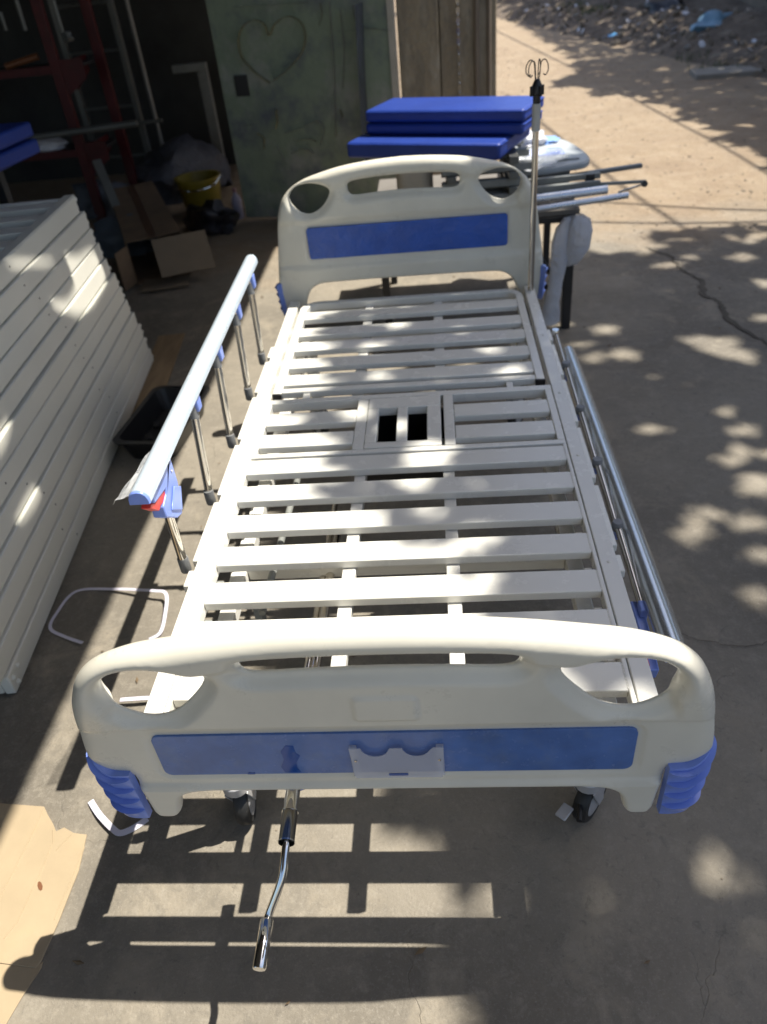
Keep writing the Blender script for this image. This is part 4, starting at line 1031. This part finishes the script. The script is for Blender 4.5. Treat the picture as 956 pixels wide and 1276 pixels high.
def mattress(x0, x1, y0, y1, z0, z1, label, group='blue mattresses stacked on the work table', split=True, rot=0):
    t = thing('mattress', label, 'mattress', ((x0 + x1) / 2, (y0 + y1) / 2, z0), group)
    Mr = Matrix.Translation(((x0 + x1) / 2, (y0 + y1) / 2, 0)) @ Matrix.Rotation(R(rot), 4, 'Z') @ Matrix.Translation((-(x0 + x1) / 2, -(y0 + y1) / 2, 0))
    zm = (z0 + z1) / 2
    for a, b_ in ((z0, zm - .003), (zm + .003, z1)) if split else ((z0, z1),):
        obj('cushion', B(x0, x1, y0, y1, a, b_, M=Mr), BLUEM, t, bevel=.014, seg=4)
    bm = bmesh.new(); 
    for zz in (z1 - .008,): tube(bm, [Mr @ Vector(p) for p in ((x0 + .012, y0 - .001, zz), (x1 - .012, y0 - .001, zz), (x1 + .001, y0 + .012, zz), (x1 + .001, y1 - .012, zz))], .003, 6)
    obj('piping', bm, BLUEM, t)
    return t
MR = -22.6
def mat3(x0, x1, y0, y1, z0, z1, label, **k):
    # plan coordinates in the rotated frame whose origin is the stack's front left corner
    o_ = Vector((-.19, 3.03, 0)); cx_, cy_ = (x0 + x1) / 2, (y0 + y1) / 2
    c = o_ + Matrix.Rotation(R(MR), 3, 'Z') @ Vector((cx_, cy_, 0)); hx_, hy_ = (x1 - x0) / 2, (y1 - y0) / 2
    mattress(c.x - hx_, c.x + hx_, c.y - hy_, c.y + hy_, z0, z1, label, rot=MR, **k)
mat3(-.035, .67, -.135, .30, .786, .850, 'blue mattress at the bottom of the stack, jutting out to the front', split=False)
mat3(0, .725, 0, .29, .852, .899, 'second blue mattress from the top of the table stack', split=False)
mat3(.002, .728, 0, .30, .901, .950, 'topmost blue mattress of the stack on the table', split=False)
ft = thing('deck_frame_stack', 'grey metal bed frame parts stacked on the table under the mattresses', 'frame stack', (.3, 2.9, .545))
for k in range(4): 
    z_ = .546 + k * .060
    for y_ in (2.72, 2.95, 3.18): obj('frame_bar', B(.14, .50 + .03 * (k % 2), y_, y_ + .04, z_, z_ + .03), GREY, ft, bevel=.003)
    for x_ in (.16, .42): obj('frame_bar', B(x_, x_ + .04, 2.70, 3.22, z_ + .031, z_ + .0595), WGREY, ft, bevel=.003)
wb = thing('wrapped_bundle', 'beige wrapped bundle under the mattresses on the table', 'bundle', (-.02, 2.9, .545))
obj('bundle_wrap', B(-.06, .10, 2.80, 3.10, .546, .785), mat('beige_wrap', (.45, .40, .32), .6, bump=.6, bscale=12), wb, bevel=.05, seg=4)
bpy.context.view_layer.update()

# items lying at the right of the table
def AY(px, py, Y): return atp(px, py, 'y', Y)
def rodthing(name, a, b_, r, m_, label, sec=None, cat='tube'):
    t = tag(obj(name, sweep(bmesh.new(), [a, b_], sec or circ(r, 14)), m_, bevel=.0015 if sec else 0), label, cat)
    return t
GALV2 = mat('bare_tube', (.62, .66, .72), .3, .8, var=.08, rvar=.08)
sq = [(-.012, -.012), (.012, -.012), (.012, .012), (-.012, .012)]
rodthing('rail_tube', AY(560, 262, 2.72), AY(757, 236, 2.72), .018, GALV2, 'thick grey rail tube on the table pointing right, upper of the two in front')
rodthing('rail_tube', AY(560, 278, 2.67), AY(783, 243, 2.67), .013, GALV2, 'thinner grey tube on the table reaching farthest in front of the thick one')
rodthing('flat_bar', AY(625, 232, 3.0), AY(800, 206, 3.0), .012, mat('dark_grey_bar', (.17, .18, .19), .4, .3), 'dark grey tube sticking out to the right at the back of the table', [(-.014, -.008), (.014, -.008), (.014, .008), (-.014, .008)], 'bar')
rk = thing('folded_side_rail', 'folded grey side rail frame lying across the table', 'side rail', AY(680, 228, 2.86))
KW = dict(par=rk, bevel=.0015)
part('rail_bar', sweep(bmesh.new(), [AY(600, 233, 2.86), AY(748, 218, 2.86)], sq), GREY, **KW); part('rail_bar', sweep(bmesh.new(), [AY(600, 243, 2.80), AY(748, 228, 2.80)], sq), GREY, **KW)
part('rail_arm', sweep(bmesh.new(), [AY(736, 230, 2.83), AY(805, 226, 2.83)], [(-.008, -.006), (.008, -.006), (.008, .006), (-.008, .006)]), GREY, **KW)
part('rail_arm', sweep(bmesh.new(), [AY(770, 240, 2.82), AY(800, 230, 2.82)], [(-.004, -.004), (.004, -.004), (.004, .004), (-.004, .004)]), STEEL, **KW)
v = AY(803, 229, 2.83); part('rail_pivot', lathe(bmesh.new(), [(.013, -.012), (.013, .012)], v.x, v.y, v.z, 12, Matrix.Rotation(R(80), 4, 'X')), BLKS, **KW)
v = AY(735, 222, 2.86); part('rail_pivot', B(v.x - .018, v.x + .018, v.y - .02, v.y + .02, v.z - .02, v.z + .02), BLKS, **KW)
# spare end board lying flat behind
sb = thing('spare_end_board', 'spare grey white end board with blue panel lying flat on the table', 'end board', (.62, 3.15, .66))
bd = [(.50, 2.98), (.72, 2.98), (.80, 3.02), (.82, 3.12), (.80, 3.30), (.76, 3.46), (.70, 3.52), (.50, 3.54)]
bd = [(v.x, v.z) for v in spline([Vector((x, 0, y)) for x, y in bd], 4, True)]
obj('board_shell', P(bd, 'z', .64, .672), mat('grey_white_plastic', (.42, .45, .47), .35), sb, bevel=.010, seg=3)
obj('board_panel', P(roundrect(.54, .72, 3.16, 3.30, .015, 3), 'z', .6725, .674), BLUEQ, sb, smooth=False)
obj('board_slot', P(roundrect(.66, .77, 3.04, 3.08, .018, 4), 'z', .6722, .6735), BLACKP, sb, smooth=False)
obj('board_support', B(.50, .72, 3.0, 3.45, .546, .638), GREY, sb)
crumple('plastic_film', (.57, 3.04, .675), (.10, .14, .03), FILM, 'crumpled clear film lying on the spare end board', 'film', 5)
crumple('plastic_film', (.59, 3.42, .675), (.075, .07, .035), BAGW, 'white crumpled plastic at the back of the table', 'plastic', 8)
crumple('blue_plastic_scrap', (.68, 3.45, .672), (.07, .05, .012), mat('pale_blue_film', (.25, .42, .75), .3), 'pale blue film scrap at the back edge of the board', 'film', 9)
# hanging plastic sheath over the table leg
hs_ = thing('plastic_sheath', 'milky plastic sheath draped over the corner leg of the table', 'plastic sheath', (.64, 2.70, .5))
def sheath(ctr, rad, name):
    bm = bmesh.new(); rings = []
    for k, (c, r) in enumerate(zip(ctr, rad)):
        rings.append([bm.verts.new((c[0] + math.cos(a) * r * (1 + .12 * math.sin(3 * a + k)), c[1] + math.sin(a) * r * .6, c[2] + .004 * math.sin(2 * a + k * 2))) for a in [i * 2 * math.pi / 18 for i in range(18)]])
    for A, C_ in zip(rings, rings[1:]):
        for i in range(18): bm.faces.new([A[i], A[(i + 1) % 18], C_[(i + 1) % 18], C_[i]])
    obj(name, bm, FILMW, hs_)
sheath([(.715, 2.69, .535), (.720, 2.685, .515), (.722, 2.68, .47), (.718, 2.68, .40), (.708, 2.685, .345), (.700, 2.69, .32)], [.018, .042, .052, .050, .036, .026], 'sheath_fold')
sheath([(.680, 2.70, .525), (.655, 2.69, .48), (.640, 2.685, .42), (.640, 2.68, .33), (.632, 2.68, .24), (.622, 2.68, .15), (.618, 2.68, .10), (.612, 2.68, .055)], [.022, .034, .040, .034, .030, .034, .042, .044], 'sheath_tail')

# ================================================================== workshop interior
# blue mattress edge at the left on a second pile
mz = 1.02
lm = thing('blue_mattress', 'glossy blue folded mattress reaching in at the left border', 'mattress', (-2.2, 2.6, mz - .1))
c_ = AY(38, 150, 2.9)
Mb = Matrix.Translation((c_.x, c_.y, c_.z)) @ Matrix.Rotation(R(-6), 4, 'Z')
obj('cushion', B(-1.2, 0, -1.9, 0, -.062, -.002, M=Mb), BLUEM, lm, bevel=.014, seg=4); obj('cushion', B(-1.2, .004, -1.9, .004, -.130, -.070, M=Mb), BLUEM, lm, bevel=.014, seg=4)
part('support', B(-1.15, -.12, -1.85, -.12, -c_.z + .0, -.132, M=Mb), GREY, par=None) if False else None
st = thing('low_shelf', 'dark metal bench carrying the blue mattress at the left border', 'bench', (c_.x - .6, c_.y - 1, 0))
obj('shelf_board', B(-1.2, -.10, -1.85, -.10, -.16, -.133, M=Mb), DGREY, st)
for lx_, ly_ in ((-1.15, -.15), (-.15, -.15), (-1.15, -1.8), (-.15, -1.8)): obj('shelf_leg', B(lx_ - .02, lx_ + .02, ly_ - .02, ly_ + .02, -c_.z + .865 if False else -c_.z, -.161, M=Mb), DGREY, st)

# red rack
rk = thing('red_rack', 'red painted steel rack with shelves in the dark workshop', 'rack', (-2.8, 5.4, 0))
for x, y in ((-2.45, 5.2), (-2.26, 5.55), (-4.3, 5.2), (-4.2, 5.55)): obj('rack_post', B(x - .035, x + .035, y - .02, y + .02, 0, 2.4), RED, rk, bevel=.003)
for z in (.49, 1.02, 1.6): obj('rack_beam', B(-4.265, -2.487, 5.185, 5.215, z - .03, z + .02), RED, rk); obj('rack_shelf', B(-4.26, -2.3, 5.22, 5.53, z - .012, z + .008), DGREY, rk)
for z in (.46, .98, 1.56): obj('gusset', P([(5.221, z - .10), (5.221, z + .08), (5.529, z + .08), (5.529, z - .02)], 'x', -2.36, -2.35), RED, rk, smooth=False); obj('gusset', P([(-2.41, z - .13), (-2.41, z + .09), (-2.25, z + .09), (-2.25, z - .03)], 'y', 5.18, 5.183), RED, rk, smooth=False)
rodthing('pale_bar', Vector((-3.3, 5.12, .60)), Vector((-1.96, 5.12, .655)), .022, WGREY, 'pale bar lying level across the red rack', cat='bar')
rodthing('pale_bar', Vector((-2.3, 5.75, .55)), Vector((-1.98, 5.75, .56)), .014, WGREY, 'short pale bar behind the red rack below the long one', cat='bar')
rodthing('orange_tool', Vector((-2.85, 5.30, 1.05)), Vector((-2.62, 5.35, 1.09)), .022, mat('orange_plastic', (.22, .08, .03), .5), 'orange tool lying on the middle shelf of the red rack', cat='tool')
v = Vector((-2.72, 5.28, .505)); crumple('parts_bag', (v.x, v.y, v.z), (.13, .08, .06), BAGW, 'pale bag of parts on the lower shelf of the red rack', 'bag', 12)
crumple('cloth_bundle', (-2.45, 5.35, 0.0), (.22, .15, .17), mat('grey_cloth', (.10, .11, .13), .8), 'dark grey bundle under the red rack', 'bundle', 13)
for k, (px, py, px2, py2) in enumerate(((20, 0, 32, 38), (66, 0, 78, 40), (0, 15, 8, 38))):
    rodthing('hanging_bar', AY(px, py, 5.1), AY(px2, py2, 5.1), .014, WGREY, ['grey bar hanging left of the red post at the top', 'grey bar hanging between the two red posts at the top', 'grey bar hanging at the upper left corner'][k], cat='bar')
crumple('pale_fitting', tuple(AY(86, 52, 5.15)), (.035, .03, .04), WGREY, 'small pale fitting hanging on the red rack', 'fitting', 21)
# ladder
ld = thing('ladder', 'pale aluminium ladder leaning in the dark behind the rack', 'ladder', (-2.3, 5.9, 0))
def rungs(xa, xb): 
    for z in (.30, .52, .66, 1.04, 1.34, 1.62): obj('rung', T([(xa, 5.9 , z), (xb, 5.9, z)], .012, 8), WGREY, ld)
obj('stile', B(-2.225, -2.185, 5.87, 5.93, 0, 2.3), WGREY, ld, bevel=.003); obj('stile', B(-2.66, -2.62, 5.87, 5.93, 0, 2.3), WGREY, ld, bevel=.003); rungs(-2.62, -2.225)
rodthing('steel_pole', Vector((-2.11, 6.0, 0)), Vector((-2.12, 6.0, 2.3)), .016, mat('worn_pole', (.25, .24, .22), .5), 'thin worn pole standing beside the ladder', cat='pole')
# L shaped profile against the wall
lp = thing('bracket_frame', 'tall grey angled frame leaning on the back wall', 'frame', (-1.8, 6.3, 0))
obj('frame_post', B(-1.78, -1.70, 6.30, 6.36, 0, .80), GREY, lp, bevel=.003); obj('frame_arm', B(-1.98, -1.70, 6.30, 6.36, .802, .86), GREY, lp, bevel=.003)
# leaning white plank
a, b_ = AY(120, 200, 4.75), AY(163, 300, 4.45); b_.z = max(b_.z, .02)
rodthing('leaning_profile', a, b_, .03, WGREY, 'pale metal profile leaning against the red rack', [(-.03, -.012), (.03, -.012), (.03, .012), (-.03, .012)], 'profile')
crumple('white_sheet', (-1.98, 4.35, 0), (.10, .22, .16), mat('grey_plastic_sheet', (.10, .12, .145), .5), 'grey plastic sheet bunched behind the pile of decks', 'sheet', 31)
crumple('plastic_sheet', (-1.95, 5.85, 0), (.38, .30, .24), mat('bluegrey_film', (.07, .075, .095), .4, bump=1, bscale=9, bdist=.05), 'heap of grey translucent sheeting by the back wall', 'sheeting', 32)
crumple('black_bag', (-1.47, 4.75, 0), (.16, .20, .12), BAGK, 'black bag on the floor in front of the yellow bucket', 'bag', 33)
# yellow bucket
bk = thing('yellow_bucket', 'yellow plastic bucket in the shade by the back wall', 'bucket', (-1.62, 5.2, 0))
obj('bucket_shell', lathe(bmesh.new(), [(.13, 0), (.16, .24), (.172, .245), (.172, .26), (.155, .26), (.150, .235), (.122, .012)], -1.64, 5.20, 0, 28), YEL, bk)
obj('bucket_handle', T(spline([(-1.81, 5.2, .25), (-1.78, 5.06, .22), (-1.64, 5.01, .20), (-1.50, 5.06, .22), (-1.47, 5.2, .25)], 5), .005, 6), STEEL, bk)
# bottle
bo = thing('plastic_bottle', 'pale plastic bottle standing left of the green door', 'bottle', (-1.33, 4.98, 0))
obj('bottle_body', lathe(bmesh.new(), [(.033, 0), (.036, .01), (.036, .12), (.030, .145), (.014, .165), (.013, .18)], -1.33, 4.98, 0, 16), mat('pale_lilac_plastic', (.38, .37, .50), .4), bo)
obj('bottle_cap', lathe(bmesh.new(), [(.015, .181), (.015, .205), (.012, .208)], -1.33, 4.98, 0, 12), mat('pink_cap', (.35, .20, .22), .5), bo)
# cardboard box, open end with flaps
bx = thing('cardboard_box', 'long open cardboard box with torn flaps on the workshop floor', 'box', (-1.65, 4.6, 0))
p0, p1 = Vector((-1.56, 3.78, 0)), Vector((-2.12, 5.1, 0)); t_ = (p1 - p0).normalized(); ln = (p1 - p0).length
Mx = Matrix(((t_.y, t_.x, 0, p0.x), (-t_.x, t_.y, 0, p0.y), (0, 0, 1, 0), (0, 0, 0, 1)))    # x across, y along, z up
wv_, hv = .165, .25
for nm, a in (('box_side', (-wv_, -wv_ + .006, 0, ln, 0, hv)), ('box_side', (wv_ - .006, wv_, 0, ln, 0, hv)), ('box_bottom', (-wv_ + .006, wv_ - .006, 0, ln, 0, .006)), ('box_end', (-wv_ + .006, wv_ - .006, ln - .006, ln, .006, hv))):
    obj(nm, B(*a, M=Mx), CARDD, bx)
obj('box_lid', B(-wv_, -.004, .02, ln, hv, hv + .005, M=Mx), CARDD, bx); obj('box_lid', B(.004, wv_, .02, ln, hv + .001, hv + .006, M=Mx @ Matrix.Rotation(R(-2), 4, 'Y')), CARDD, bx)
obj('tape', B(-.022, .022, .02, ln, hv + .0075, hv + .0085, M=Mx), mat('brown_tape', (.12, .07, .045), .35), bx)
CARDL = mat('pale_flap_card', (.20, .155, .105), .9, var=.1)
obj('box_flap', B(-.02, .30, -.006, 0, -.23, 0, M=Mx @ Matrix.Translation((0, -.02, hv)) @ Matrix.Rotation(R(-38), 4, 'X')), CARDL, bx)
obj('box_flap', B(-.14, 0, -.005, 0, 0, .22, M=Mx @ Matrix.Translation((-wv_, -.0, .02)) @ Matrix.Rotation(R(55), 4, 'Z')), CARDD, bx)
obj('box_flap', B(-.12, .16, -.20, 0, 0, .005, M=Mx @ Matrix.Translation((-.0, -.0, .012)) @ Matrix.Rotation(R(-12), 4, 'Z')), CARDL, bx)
